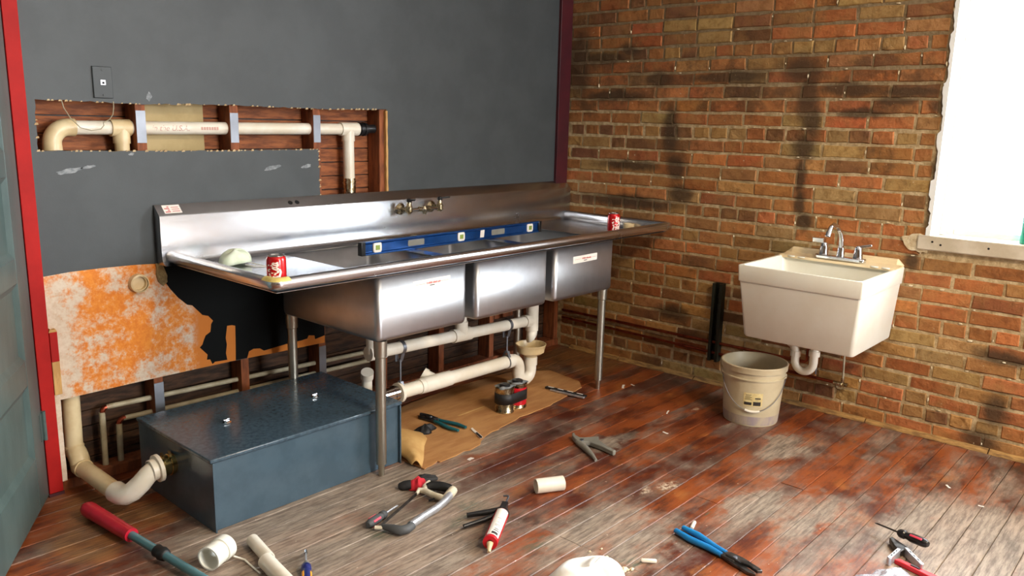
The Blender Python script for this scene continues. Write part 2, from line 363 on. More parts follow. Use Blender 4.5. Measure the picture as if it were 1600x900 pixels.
    def mesh(s, name, mats, smooth=35):
        me = bpy.data.meshes.new(name); me.from_pydata(s.v, [], s.f)
        for mt in (mats if isinstance(mats, (list, tuple)) else [mats]): me.materials.append(M[mt] if isinstance(mt, str) else mt)
        me.polygons.foreach_set('material_index', s.mi)
        if smooth:
            me.polygons.foreach_set('use_smooth', [True] * len(me.polygons))
            me.set_sharp_from_angle(angle=math.radians(smooth))
        me.update()
        return me

def put(name, me, parent=None, loc=(0, 0, 0), rot=(0, 0, 0)):
    o = bpy.data.objects.new(name, me); COL.objects.link(o); o.location = loc; o.rotation_euler = rot
    if parent is not None: o.parent = parent
    return o
def obj(name, g, mats, parent=None, smooth=35, bevel=0, seg=2, world=False, solid=0):
    """one mesh object; world=True: geometry was written in room coordinates"""
    me = g.mesh(name, mats, smooth)
    if world and parent is not None:
        L = Vector((0, 0, 0)); p = parent
        while p is not None: L += p.location; p = p.parent
        me.transform(Matrix.Translation(-L))
    o = put(name, me, parent)
    if solid:
        md = o.modifiers.new('thick', 'SOLIDIFY'); md.thickness = solid; md.offset = 0
    if bevel:
        md = o.modifiers.new('bevel', 'BEVEL'); md.width = bevel; md.segments = seg; md.limit_method = 'ANGLE'; md.angle_limit = math.radians(40); md.use_clamp_overlap = True
    return o
def tag(o, label=None, cat=None, group=None, kind=None):
    for k, v in (('label', label), ('category', cat), ('group', group), ('kind', kind)):
        if v: o[k] = v
    return o
def thing(name, label, cat, loc=(0, 0, 0), rot=(0, 0, 0), group=None):
    o = bpy.data.objects.new(name, None); COL.objects.link(o); o.empty_display_size = .05
    o.location = loc; o.rotation_euler = rot
    return tag(o, label, cat, group)
def struct(name, g, mats, **kw):
    o = obj(name, g, mats, **kw); o['kind'] = 'structure'; return o
def jag(poly, amp, step):
    out = []
    n = len(poly)
    for i in range(n):
        a = Vector(poly[i]); b = Vector(poly[(i + 1) % n]); k = max(1, int((b - a).length / step))
        nn = Vector((-(b - a).y, (b - a).x)).normalized()
        for j in range(k):
            p = a.lerp(b, j / k)
            if j: p = p + nn * random.uniform(-amp, amp)
            out.append((p.x, p.y))
    return out
def arc(c, r, a0, a1, n, plane='xy'):
    out = []
    for i in range(n + 1):
        q = math.radians(a0 + (a1 - a0) * i / n); x, y = r * math.cos(q), r * math.sin(q)
        out.append({'xy': (c[0] + x, c[1] + y, c[2]), 'xz': (c[0] + x, c[1], c[2] + y), 'yz': (c[0], c[1] + x, c[2] + y)}[plane])
    return out
def text_ribbons(g, strokes, wd, fn):
    """pen strokes [(x, y), ...] as flat ribbons laid through fn(x, y)"""
    for st in strokes:
        L, R_ = [], []
        for i, p in enumerate(st):
            a = Vector(st[max(0, i - 1)]); b = Vector(st[min(len(st) - 1, i + 1)]); t = (b - a).normalized(); n_ = Vector((-t.y, t.x)) * wd / 2
            L.append((p[0] + n_.x, p[1] + n_.y)); R_.append((p[0] - n_.x, p[1] - n_.y))
        k = len(st)
        g.add([fn(*q) for q in R_ + L], [(i, i + 1, k + i + 1, k + i) for i in range(k - 1)])

# ------------------------------------------------------------------ floor
g = G(); g.box(-6.3, .02, -7.7, .14, -.08, -.005)
floor = struct('floor', g, 'dust')
PW = .093
def plank_mesh(L):
    g = G(); h = PW / 2 - .0009; c = .0022
    pr = [(-h, -.025), (h, -.025), (h, -c), (h - c, 0), (-h + c, 0), (-h, -c)]
    g.prism([(y, z) for y, z in pr], 0, L, 'x')
    return g.mesh('floor_board', 'floor', 0)
pcache = {}
far = G(); nb = 0
y_edge = -1.077 + PW * 13
row = 0
while y_edge > -7.65:
    y = y_edge - PW / 2
    cuts = [-6.25]
    x = -6.25 + random.uniform(.3, 1.5)
    while x < -.35:
        cuts.append(x); x += random.choice((1.1, 1.4, 1.75, 2.1))
    cuts.append(-.004)
    if -2.15 < y < -1.42:                                            # the saw cut across several boards
        cuts = [c for c in cuts if abs(c + 1.93) > .4]; cuts.append(-1.93); cuts.sort()
    for a, b in zip(cuts, cuts[1:]):
        L = round(b - a - .0016, 2)
        if y < -3.2 or b < -3.9:
            h = PW / 2 - .0009
            far.box(a + .001, b - .001, y - h, y + h, -.025, 0)
            continue
        if L not in pcache: pcache[L] = plank_mesh(L)
        o = put('floor_board', pcache[L], floor, (a + .0008, y, random.uniform(-.0012, .0006))); nb += 1
    y_edge -= PW; row += 1
o = obj('floor_boards_beyond', far, 'floor', floor, 0); o['kind'] = 'stuff'

# ------------------------------------------------------------------ brick wall
g = G()
for y0, y1, z0, z1 in ((-7.7, WY1, -.1, 3.25), (WY0, .14, -.1, 3.25), (WY1, WY0, -.1, WZ0 - .02), (WY1, WY0, WZ1, 3.25)):
    g.box(.0032, .16, y0, y1, z0, z1)
wall_right = struct('wall_right', g, 'mortar')
BP, BH = .208, .07
def brick_variant(w, h, seed):
    rr = random.Random(seed); c = .0045
    base = [(-w / 2, -h / 2), (-w / 6, -h / 2), (w / 6, -h / 2), (w / 2, -h / 2), (w / 2, h / 2), (w / 6, h / 2), (-w / 6, h / 2), (-w / 2, h / 2)]
    ring = [(x + rr.uniform(-.0028, .0028), z + rr.uniform(-.0026, .0026)) for x, z in base]
    n = len(ring); g = G(); vs = []
    for x, z in ring: vs.append((.03, x, z))
    for x, z in ring: vs.append((c + rr.uniform(-.001, .0015), x, z))
    for x, z in ring: vs.append((rr.uniform(-.0022, .0016), x * (1 - 2 * c / w), z * (1 - 2 * c / h)))
    fs = []
    for k in (0, n):
        for i in range(n): fs.append((k + i, k + (i + 1) % n, k + n + (i + 1) % n, k + n + i))
    fs.append(tuple(2 * n + i for i in range(n)))
    fs = [f[::-1] for f in fs]
    return g.add(vs, fs)
PAL = [(178, 109, 60), (186, 118, 68), (160, 95, 54), (178, 131, 80), (172, 142, 90), (116, 76, 49), (184, 101, 58), (148, 101, 62)]
def brick_colour(y, z, head):
    wts = [26, 20, 14, 12, 10, 8, 12, 10]
    if z > 1.72: wts = [12, 8, 10, 14, 26, 18, 8, 14]
    elif head and z < 1.45 and z > .9: wts = [10, 8, 10, 8, 6, 26, 6, 14]
    elif z < .45: wts = [18, 12, 10, 20, 22, 8, 6, 12]
    c = random.choices(PAL, wts)[0]; j = random.uniform(.88, 1.1)
    return srgb(tuple(min(255, q * j + random.uniform(-5, 5)) for q in c))
cands = []
for k in range(int(3.25 / BH) + 1):
    z0, z1 = BH * k + .0080, BH * (k + 1) - .0056
    head = k % 6 == 1
    pitch = BP / 2 if head else BP
    off = -.013 + (pitch / 2 if k % 2 == 0 else 0) + random.uniform(-.024, .024)
    y = off + pitch
    ed = []
    while y > -7.7:
        ln = pitch
        if not head and random.random() < .07: ln = BP / 2
        ed.append((max(y - ln, -7.69) + .0065, min(y, .0) - .0045)); y -= ln
    for a, b in ed:
        segs = [(a, b)]
        if z1 > WZ0 - .075 and z0 < WZ1:
            segs = []
            lim = WY0 + .012 + (.0 if z1 > WZ0 else 0.015)
            if b > lim: segs.append((max(a, lim + random.uniform(0, .02)), b))
            if a < WY1: segs.append((a, min(b, WY1)))
        for p, q in segs:
            if q - p > .022: cands.append((p, q, z0, z1, head))
def visible(p, q, z0, z1):
    P = Vector((0, (p + q) / 2, (z0 + z1) / 2)) - CAM
    zc = P.dot(f_)
    if zc < .2: return None
    u = 800 + FPX * P.dot(r_) / zc; v = 450 + FPX * P.dot(d_) / zc
    if not (-25 < u < 1625 and -25 < v < 925): return None
    ym, zm = (p + q) / 2, (z0 + z1) / 2
    if ym > -.16 and zm < 1.02: return None                           # behind the sink
    if ym > -.32 and .42 < zm < .93: return None
    if -1.9 < ym < -1.38 and .5 < zm < .74: return None               # behind the basin
    return zc
vis = []; rest = []
for c in cands:
    zc = visible(*c[:4])
    (vis if zc else rest).append((zc, c))
vis.sort(key=lambda t: t[0] / (t[1][1] - t[1][0]) ** .5)
rest += vis[298:]; vis = vis[:298]
bc = {}
for zc, (p, q, z0, z1, head) in vis:
    wq = round((q - p) / .006) * .006; key = (wq, random.randrange(4))
    if key not in bc: bc[key] = brick_variant(wq, z1 - z0, hash(key) % 1000 + len(bc)).mesh('brick', 'brick', 0)
    o = put('brick', bc[key], wall_right, (random.uniform(-.0035, .001), (p + q) / 2, (z0 + z1) / 2 + random.uniform(-.0012, .0012)), (random.uniform(-.012, .012), 0, 0))
    o.color = brick_colour((p + q) / 2, z0, head)
g = G()
for zc, (p, q, z0, z1, head) in rest:
    g.mat(random.choices((0, 1, 2), (6, 3, 3))[0])
    b = brick_variant(q - p, z1 - z0, random.randrange(9999))
    g.add([(x, y + (p + q) / 2, z + (z0 + z1) / 2) for x, y, z in b.v], b.f)
o = obj('bricks_beyond', g, ['b0', 'b1', 'b2'], wall_right, 0); o['kind'] = 'stuff'
# pale mortar squeezed out and flaking over the joints
g = G(); heads = [c for _, c in vis]
for c in random.sample(heads, 120):
    s_ = random.uniform(.003, .007); y, z = (c[0] - .005, random.uniform(c[2], c[3])) if random.random() < .6 else (random.uniform(c[0], c[1]), c[3] + .006)
    n = 7; sy, sz = (s_ * .7, s_ * 1.8) if y == c[0] - .005 else (s_ * 1.8, s_ * .7)
    ring = [(y + sy * math.cos(2 * PI * i / n) * random.uniform(.6, 1.2), z + sz * math.sin(2 * PI * i / n) * random.uniform(.6, 1.2)) for i in range(n)]
    g.add([(.003, a, b) for a, b in ring] + [(-.004, y + (a - y) * .6, z + (b - z) * .6) for a, b in ring], [(i, n + i, n + (i + 1) % n, (i + 1) % n) for i in range(n)] + [tuple(range(n, 2 * n))])
o = obj('mortar_flake', g, 'plasterwhite', wall_right, 0); o['kind'] = 'stuff'
# dusty ledge strip at the foot of the bricks, in lengths
g = G(); y = -.1
while y > -3.4:
    L = random.uniform(.35, .7); wd = random.uniform(.022, .034)
    pr = [(-wd, .001), (-wd * .85, .009), (-.010, .018), (-.001, .02), (-.001, .001)]
    n = len(pr); yy = (y, y - L + .006)
    g.add([(x, a, z) for a in yy for x, z in pr], [tuple(range(n)), tuple(range(2 * n - 1, n - 1, -1))] + [(i, n + i, n + (i + 1) % n, (i + 1) % n) for i in range(n)])
    y -= L
struct('baseboard_right', g, 'ledge', smooth=0)

# window
win = struct('window_1', G().box(.05, .16, WY0, WY0 - .022, WZ0, WZ1).box(.05, .16, WY1, WY1 + .022, WZ0, WZ1).box(.05, .16, WY1, WY0, WZ1 - .022, WZ1), 'white')
fx0, fx1 = .10, .145
a0, a1 = WY0 - .022, WY1 + .022; ZT = WZ1 - .022
for (y0, y1, z0, z1) in ((a0 - .05, a0, WZ0, ZT), (a1, a1 + .05, WZ0, ZT), (a1 + .05, a0 - .05, WZ0, WZ0 + .03), (a1 + .05, a0 - .05, ZT - .06, ZT), (a1 + .05, a0 - .05, 2.02, 2.06)):
    obj('sash_bar', G().box(fx0, fx1, y0, y1, z0, z1), 'white', win, bevel=.004)
obj('stop_bead', G().box(.075, .10, a0 - .02, a0, WZ0, ZT), 'white', win, bevel=.003)
for z0, z1 in ((WZ0 + .03, 2.02), (2.06, ZT - .06)): obj('pane', G().box(.122, .126, a1 + .05, a0 - .05, z0, z1), 'glass', win)
g = G(); g.box(-.018, .10, WY1, WY0 + .045, WZ0 - .066, WZ0)
o = obj('window_sill', g, 'sill', win, bevel=.006); o['label'] = 'grey-cream painted sill with nail holes'
g = G()
for yy in (-2.12, -2.155, -2.345):
    g.lathe([(0, 0), (0, .005)], 8, (-.0188, yy, WZ0 - .035 + random.uniform(-.01, .01)), (-1, 0, 0))
obj('nail_hole', g, 'hole', win)
# ragged white plaster along the reveal and beside the sill
g = G(); e = [(WY0 - .0, WZ0)]
z = WZ0
left = []
while z < 2.6:
    left.append((WY0 + (.010, .017, .008, .014, .020, .009)[int(z / BH) % 6] + random.uniform(-.003, .003), z)); z += random.uniform(.006, .022)
g.prism([(WY0 - .004, WZ0)] + left + [(WY0 - .004, 2.6)], -.006, .05, 'x')
o = obj('reveal_plaster', g, 'white', win, 0); o['label'] = 'ragged white paint edge against the brick'
g = G(); g.prism(jag([(-1.985, .925), (-2.06, .945), (-2.10, .94), (-2.10, .86), (-2.02, .868), (-2.0, .89)], .005, .015), -.008, .02, 'x')
obj('plaster_patch', g, 'plasterwhite', win, 0)

# ------------------------------------------------------------------ dark stud wall
HOLE = [(-2.953, 1.437), (-2.609, 1.432), (-2.2, 1.440), (-1.80, 1.4345), (-1.414, 1.444), (-1.416, .93), (-1.80, .93), (-1.807, 1.258), (-2.3, 1.256), (-2.956, 1.262)]
OUT = [(-2.985, 3.25), (.0, 3.25), (.0, .60), (-1.80, .60), (-1.80, .354), (-2.26, .3615), (-2.65, .361), (-2.985, .357)]
import bmesh
def holed_panel(outer, hole, y0, y1):
    bm = bmesh.new(); loops = []
    for L in (outer, hole):
        vs = [bm.verts.new((x, y0, z)) for x, z in L]
        loops += [bm.edges.new((vs[i], vs[(i + 1) % len(vs)])) for i in range(len(vs))]
    r = bmesh.ops.triangle_fill(bm, edges=loops, use_beauty=True)
    fs = [f for f in r['geom'] if isinstance(f, bmesh.types.BMFace)]
    for f in fs:
        f.normal_update()
        if f.normal.y > 0: f.normal_flip()
    ex = bmesh.ops.extrude_face_region(bm, geom=fs)
    bmesh.ops.translate(bm, vec=(0, y1 - y0, 0), verts=[v for v in ex['geom'] if isinstance(v, bmesh.types.BMVert)])
    bm.normal_update()
    me = bpy.data.meshes.new('wall_back'); 
    for f in bm.faces: f.material_index = 0 if abs(f.normal.y) > .5 else 1
    bm.to_mesh(me); bm.free()
    me.materials.append(M['charcoal']); me.materials.append(M['plaster_edge'])
    return me
wall_back = put('wall_back', holed_panel(OUT, jag(HOLE, .0028, .022), 0, .013)); wall_back['kind'] = 'structure'
# paper fuzz: pale torn rim standing proud along the cut
g = G()
for (a, b) in zip(HOLE, HOLE[1:] + HOLE[:1]):
    a, b = Vector(a), Vector(b)
    if a.y < 1 and b.y < 1: continue
    k = int((b - a).length / .018)
    for i in range(k):
        if random.random() < .55:
            p = a.lerp(b, (i + random.random()) / k); s = random.uniform(.0018, .0045)
            g.prism([(p.x - s * 1.8, p.y - s), (p.x + s * 1.5, p.y - s * .7), (p.x + s, p.y + s), (p.x - s, p.y + s * .8)], -.0015, .004, 'y')
o = obj('torn_paper_edge', g, 'plaster_edge', wall_back, 0); o['kind'] = 'stuff'
# tan batten glued on the far cut edge of the hole
obj('edge_batten', G().prism(jag([(-1.424, 1.436), (-1.412, 1.436), (-1.409, 1.0), (-1.419, 1.0)], .002, .03), -.004, .012, 'y'), 'palewood', wall_back, 0)
# old orange paint under the missing fitting
ORANGE = [(-2.982, .821), (-2.888, .828), (-2.776, .829), (-2.658, .827), (-2.609, .824), (-2.557, .82), (-2.55, .799), (-2.544, .773), (-2.541, .739), (-2.525, .713), (-2.496, .675), (-2.46, .64), (-2.439, .634), (-2.398, .587), (-2.373, .579), (-2.353, .555), (-2.362, .543), (-2.367, .51), (-2.389, .498), (-2.398, .48), (-2.405, .462), (-2.417, .451), (-2.385, .414), (-2.389, .392), (-2.375, .391), (-2.365, .368), (-2.353, .376), (-2.297, .373), (-2.302, .403), (-2.296, .441), (-2.3, .47), (-2.291, .522), (-2.269, .521), (-2.254, .516), (-2.255, .462), (-2.258, .388), (-2.259, .363), (-2.455, .3625), (-2.716, .361), (-2.982, .357)]
STRIP = [(-2.204, .361), (-2.194, .39), (-2.172, .397), (-2.141, .393), (-2.122, .379), (-2.064, .383), (-1.991, .389), (-1.93, .389), (-1.896, .392), (-1.888, .406), (-1.857, .4), (-1.854, .381), (-1.8, .39), (-1.801, .355), (-1.931, .357), (-2.065, .358)]
o = obj('mottled_panel', G().prism(ORANGE, -.0018, .001, 'y'), 'mottled', wall_back, 0); o['label'] = 'orange and white mottled old paint, exposed below the charcoal'
o = obj('orange_paint_strip', G().prism(STRIP, -.0018, .001, 'y'), 'mottled', wall_back, 0); o['label'] = 'ragged orange strip along the panel bottom'
BLACK = [(-2.557, .88), (-.01, .88), (-.01, .602), (-1.799, .602), (-1.799, .356), (-2.262, .3635), (-2.44, .3635), (-2.44, .62), (-2.55, .72)]
o = obj('black_paint_area', G().prism(BLACK, -.001, .001, 'y'), 'blackpaint', wall_back, 0); o['label'] = 'older black paint below the sink line'
MUD = [(-2.579, .823), (-2.554, .825), (-2.546, .799), (-2.541, .783), (-2.538, .746), (-2.555, .732), (-2.572, .75), (-2.580, .782)]
obj('ragged_plaster', G().prism(jag(MUD, .004, .012), -.009, .0, 'y'), 'mud', wall_back, 0)
for cx, cz, rx, rz in ((-2.047, 1.182, .046, .010), (-1.874, 1.184, .028, .009), (-2.859, 1.191, .05, .010), (-2.80, 1.203, .03, .006), (-2.64, 1.247, .012, .006), (-2.56, 1.46, .012, .018), (-2.36, .70, .006, .02)):
    pl = [(cx + rx * math.cos(q) * random.uniform(.7, 1.1), cz + rz * math.sin(q) * random.uniform(.6, 1.1) + .15 * rx * math.cos(q)) for q in [2 * PI * i / 16 for i in range(16)]]
    obj('filler_smear', G().prism(pl, -.0009, .0005, 'y'), 'scuff', wall_back, 0)
# studs with nail plates
for x, plates in ((-2.985, 0), (-2.591, 3), (-2.208, 1), (-1.805, 3), (-1.43, 0), (-1.03, 0), (-.63, 0), (-.23, 0), (-.03, 0)):
    st = obj('stud', G().box(x - .019, x + .019, .0135, .102, .04, 3.2), 'stud', wall_back, bevel=.002)
    if plates & 1: obj('nail_plate', G().box(x - .018, x + .018, .0108, .0133, 1.288, 1.408), 'galv', st)
    if x in (-2.591, -1.805): obj('nail_plate', G().box(x - .019, x + .019, .0108, .0133, .19, .335), 'galv', st)
obj('sole_plate', G().box(-3.0, 0, .0135, .102, -.004, .038), 'stud', wall_back, bevel=.002)
z = .0
while z < 1.75:
    h = .064 if z > 1.0 or z < .2 else random.choice((.064, .088, .1))
    obj('sheathing_board', G().box(-3.05, 0, .104 + random.uniform(0, .004), .124, z + .002, z + h - .002), 'oldwood' if z > .9 else 'shadedwood', wall_back, bevel=.002)
    z += h
obj('backing_board', G().box(-2.565, -2.30, .094, .103, 1.16, 1.60), 'beige', wall_back)
obj('wood_block', G().box(-.60, -.44, .02, .10, .26, .42), 'stud', wall_back, bevel=.003)
g = G(); g.box(-6.3, -3.88, 0, .14, -.05, 3.25); g.box(-3.88, -2.985, 0, .14, 2.06, 3.25); g.box(-2.985, .16, .126, .14, -.05, 3.25); g.box(-3.9, -2.9, 1.2, 1.25, -.05, 3.25); g.box(-3.95, -3.9, .14, 1.2, -.05, 3.25); g.box(-2.95, -2.9, .14, 1.2, -.05, 3.25); g.box(-3.95, -2.9, .14, 1.2, -.06, -.02)
struct('wall_back_core', g, 'charcoal')
struct('wall_left', G().box(-6.3, -6.16, -7.7, .14, -.05, 3.25), 'wall')
g = G()
for x0, x1, z0, z1 in ((-6.3, -2.1, -.05, 3.25), (-.3, .16, -.05, 3.25), (-2.1, -.3, -.05, .9), (-2.1, -.3, 2.6, 3.25)): g.box(x0, x1, -7.7, -7.56, z0, z1)
struct('wall_front', g, 'wall')
struct('ceiling', G().box(-6.3, .16, -7.7, .14, 3.1, 3.2), 'ceil')
# casings
g = G(); g.box(-3.032, -2.984, -.018, .004, .012, 2.1); struct('trim_1', g, 'redpaint', bevel=.002)
g = G(); g.box(-3.034, -2.982, -.019, .004, 0, .0115); struct('trim_2', g, 'plum')
g = G(); g.box(-.118, -.012, -.02, 0, 1.03, 3.1); struct('trim_3', g, 'plum', bevel=.002)
g = G(); g.box(-2.984, -2.958, -.022, .002, .385, .51); t4 = struct('trim_4', g, 'palewood', bevel=.001)
o = obj('red_end', G().box(-2.984, -2.958, -.0222, .002, .5102, .62), 'redpaint', t4, bevel=.001); o['label'] = 'red painted upper length'
obj('cut_top', G().prism([(-2.985, .62), (-2.957, .62), (-2.962, .631), (-2.972, .6285), (-2.98, .633)], -.02, 0, 'y'), 'palewood', t4, 0)
struct('trim_5', G().prism(jag([(-3.0, .045), (-2.966, .045), (-2.964, .384), (-2.982, .50), (-2.99, .50)], .0015, .05), -.012, .002, 'y'), 'mottled', smooth=0)

# ------------------------------------------------------------------ door
door = bpy.data.objects.new('door_1', None); COL.objects.link(door); door['kind'] = 'structure'
door.location = (-3.036, -.022, .012); door.rotation_euler = (0, 0, math.atan2(-.415, -.245))
DW, DH, T = .82, 2.03, .038
bots = [.195, .553, .905, 1.258, 1.61]; PH = .268
for s0, s1 in ((0, .125), (DW - .125, DW)): obj('stile', G().box(s0, s1, -T, 0, 0, DH), 'door', door, bevel=.002)
rz = [0] + [v for b in bots for v in (b, b + PH)] + [DH]
for i in range(0, len(rz), 2): obj('rail', G().box(.125, DW - .125, -T + .0005, -.0005, rz[i], rz[i + 1]), 'door', door, bevel=.002)
for b in bots:
    x0, x1, z0, z1, c, dp = .125, DW - .125, b, b + PH, .022, -.013
    g = G(); vs = []
    for k, y in ((0, -.001), (c, dp)): vs += [(x0 + k, y, z0 + k), (x1 - k, y, z0 + k), (x1 - k, y, z1 - k), (x0 + k, y, z1 - k)]
    g.add(vs, [(0, 4, 5, 1), (1, 5, 6, 2), (2, 6, 7, 3), (3, 7, 4, 0), (4, 7, 6, 5)])
    g.box(x0, x1, -T + .004, dp - .003, z0, z1)
    obj('door_panel', g, 'door', door, 0)
h = obj('hinge', G().tube([(-.004, .006, .215), (-.004, .006, .325)], .0075, 10), 'door', door)
obj('hinge_leaf', G().box(-.002, .03, -.0005, .002, .22, .32), 'door', door)

# ------------------------------------------------------------------ three-bowl sink
DZ = .822
sink = thing('triple_bowl_sink', 'long stainless three-compartment sink on four legs against the charcoal wall', 'sink', (-1.31, -.42, 0))
XL, XR, YF, YB = -2.537, -.052, -.788, -.055
BX = [(-2.085, -1.608), (-1.552, -1.075), (-1.019, -.54)]; BY0, BY1 = -.755, -.10
g = G()
xs = [XL + .01] + [v for a, b in BX for v in (a + .004, b - .004)] + [XR - .01]
for i in range(0, len(xs) - 1, 2): g.box(xs[i], xs[i + 1], BY0 + .004, BY1 - .004, DZ - .002, DZ)
g.box(xs[0], xs[-1], YF + .012, BY0 + .004, DZ - .002, DZ); g.box(xs[0], xs[-1], BY1 - .004, YB, DZ - .002, DZ)
obj('drainboard', g, 'steel', sink, world=True)
prof = [(-.030, DZ - .001), (-.022, DZ + .003), (-.0185, DZ + .014), (-.0175, DZ + .036), (-.014, DZ + .045), (-.006, DZ + .0515), (.003, DZ + .052), (.012, DZ + .0485), (.018, DZ + .041), (.0195, DZ + .032), (.017, DZ + .020), (.010, DZ + .011), (.0, DZ + .009), (-.008, DZ + .010)]
path, nrm = [(XL, YB)], [(-1, 0)]
R0 = .02
for i in range(7):
    q = math.radians(180 + 90 * i / 6); path.append((XL + R0 + R0 * math.cos(q), YF + R0 + R0 * math.sin(q))); nrm.append((math.cos(q), math.sin(q)))
for i in range(7):
    q = math.radians(270 + 90 * i / 6); path.append((XR - R0 + R0 * math.cos(q), YF + R0 + R0 * math.sin(q))); nrm.append((math.cos(q), math.sin(q)))
path.append((XR, YB)); nrm.append((1, 0))
# follow the straight runs finely enough for the bump
g = G(); g.sweep(prof, path, nrm)
obj('rolled_rim', g, 'steel_rim', sink, 60, world=True, solid=.0016)
bs = [(-.083, DZ), (-.068, DZ + .003), (-.058, DZ + .011), (-.053, DZ + .024), (-.050, DZ + .06), (-.050, 1.009), (-.047, 1.014), (-.006, 1.052), (-.003, 1.050), (-.003, DZ)]
g = G(); n = len(bs)
g.add([(x, y, z) for x in (-2.572, -.012) for y, z in bs], [tuple(range(n)), tuple(range(2 * n - 1, n - 1, -1))] + [(i, n + i, n + (i + 1) % n, (i + 1) % n) for i in range(n)])
back = obj('backsplash', g, 'steel', sink, 40, world=True)
def slope(x, t, off=.0006):                                           # a point on the sloped top of the backsplash
    a, b = Vector((-.047, 1.014)), Vector((-.006, 1.052)); p = a.lerp(b, t); return Vector((x, p.x - off * .68, p.y + off * .73))
for x in (-1.982, -1.948):
    g = G(); c = slope(x, .42); nn = Vector((0, -.68, .73)); g.lathe([(0, .0105), (.0008, .0105), (.0009, 0)], 16, c, nn); obj('faucet_hole', g, 'hole', back, world=True)
g = G(); g.add([slope(-2.545, .15), slope(-2.475, .15), slope(-2.475, .92), slope(-2.545, .92)], [(0, 1, 2, 3)])
o = obj('maker_sticker', g, 'paper', back, 0, world=True); o['label'] = 'white printed sticker'
g = G()
for i in range(4): g.add([slope(-2.540 + .012 * (i % 2), .25 + .15 * i, .0012), slope(-2.520, .25 + .15 * i, .0012), slope(-2.520, .33 + .15 * i, .0012), slope(-2.540 + .012 * (i % 2), .33 + .15 * i, .0012)], [(0, 1, 2, 3)])
for i in range(3): g.add([slope(-2.512, .3 + .18 * i, .0012), slope(-2.482, .3 + .18 * i, .0012), slope(-2.482, .35 + .18 * i, .0012), slope(-2.512, .35 + .18 * i, .0012)], [(0, 1, 2, 3)])
obj('sticker_print', g, 'redink', back, 0, world=True)
for bi, (x0, x1) in enumerate(BX):
    r = .022; z0, z1 = .557, DZ - .002; g = G()
    def loop(off, z, rr):
        L = []
        for cx, cy, a0 in ((x0 + r, BY0 + r, 180), (x1 - r, BY0 + r, 270), (x1 - r, BY1 - r, 0), (x0 + r, BY1 - r, 90)):
            L += [(cx + (rr) * math.cos(math.radians(a0 + 90 * i / 5)), cy + (rr) * math.sin(math.radians(a0 + 90 * i / 5)), z) for i in range(6)]
        return L
    rings = [loop(0, z1, r), loop(0, z0 + .02, r)] + [loop(0, z0 + .02 - .02 * math.sin(q), r - .02 * (1 - math.cos(q))) for q in (PI / 6, PI / 3, PI / 2)]
    cxm, cym = (x0 + x1) / 2, (BY0 + BY1) / 2
    rings.append([(cxm + (x - cxm) * .12, cym + (y - cym) * .12, z0 - .006) for x, y, z in rings[-1]])
    nn = len(rings[0]); vs = [p for L in rings for p in L]
    fs = [(i * nn + k, (i + 1) * nn + k, (i + 1) * nn + (k + 1) % nn, i * nn + (k + 1) % nn) for i in range(len(rings) - 1) for k in range(nn)]
    fs.append(tuple((len(rings) - 1) * nn + k for k in range(nn)))
    g.add(vs, fs)
    bowl = obj('bowl', g, 'steel_side', sink, 50, world=True, solid=.0024)
    g = G(); g.lathe([(0, .045), (.004, .045), (.006, .03), (.003, 0)], 20, (cxm, cym, z0 - .005)); obj('drain_basket', g, 'oldchrome', bowl, world=True)
    if bi in (0, 2):
        sx0, sx1, sz = ((-1.909, -1.708, .741), (-.882, -.686, .7285))[bi // 2]; y = BY0 - .0018
        g = G(); g.add([(sx0, y, sz), (sx1, y, sz + .002), (sx1, y, sz + .037), (sx0, y, sz + .035)], [(0, 1, 2, 3)])
        stt = obj('sticker', g, 'paper', bowl, 0, world=True); stt['label'] = 'white strip label with a line of faint red print'
        g = G(); y -= .0004
        g.box(sx0 + .010, sx0 + .065, y, y + .0001, sz + .0185, sz + .0195); g.box(sx1 - .055, sx1 - .010, y, y + .0001, sz + .0195, sz + .0205)
        xx = sx0 + .072
        for k in range(12):
            wd = random.choice((.0035, .0045)); g.box(xx, xx + wd, y, y + .0001, sz + .016, sz + .0225 + random.choice((0, .0015))); xx += wd + (.0016 if k % 4 else .004)
        g.mat(1); g.box((sx0 + sx1) / 2 - .012, (sx0 + sx1) / 2 + .014, y, y + .0001, sz + .008, sz + .0115)
        obj('sticker_print', g, ['redink', 'ink'], bowl, 0, world=True)
for x, y in ((-2.052, -.728), (-.545, -.700), (-2.05, -.117), (-.56, -.125)):
    g = G(); g.lathe([(.05, .0205), (.505, .0205)], 20, (x, y, 0)); lg = obj('leg', g, 'leg', sink, world=True)
    obj('gusset', G().lathe([(.492, .0215), (.495, .025), (.556, .0265), (.5595, .0265)], 20, (x, y, 0)), 'leg', lg, world=True)
    obj('bullet_foot', G().lathe([(0, .0), (.0, .0115), (.045, .0135), (.052, .0155), (.06, .0155)], 16, (x, y, 0)), 'leg', lg, world=True)
# tape on the front corner of the rim
g = G()
tp = [(-.0172, DZ + .038), (-.0145, DZ + .0465), (-.006, DZ + .0528), (.003, DZ + .0534), (.0127, DZ + .0496), (.019, DZ + .0416)]
g.sweep(tp, [(XL, YF + .055)] + path[1:8] + [(XL + .05, YF)], [(-1, 0)] + nrm[1:8] + [(0, -1)])
o = obj('corner_tape', g, 'yellowtape', sink, 60, world=True); o['label'] = 'yellowish tape wrapped over the rim corner'

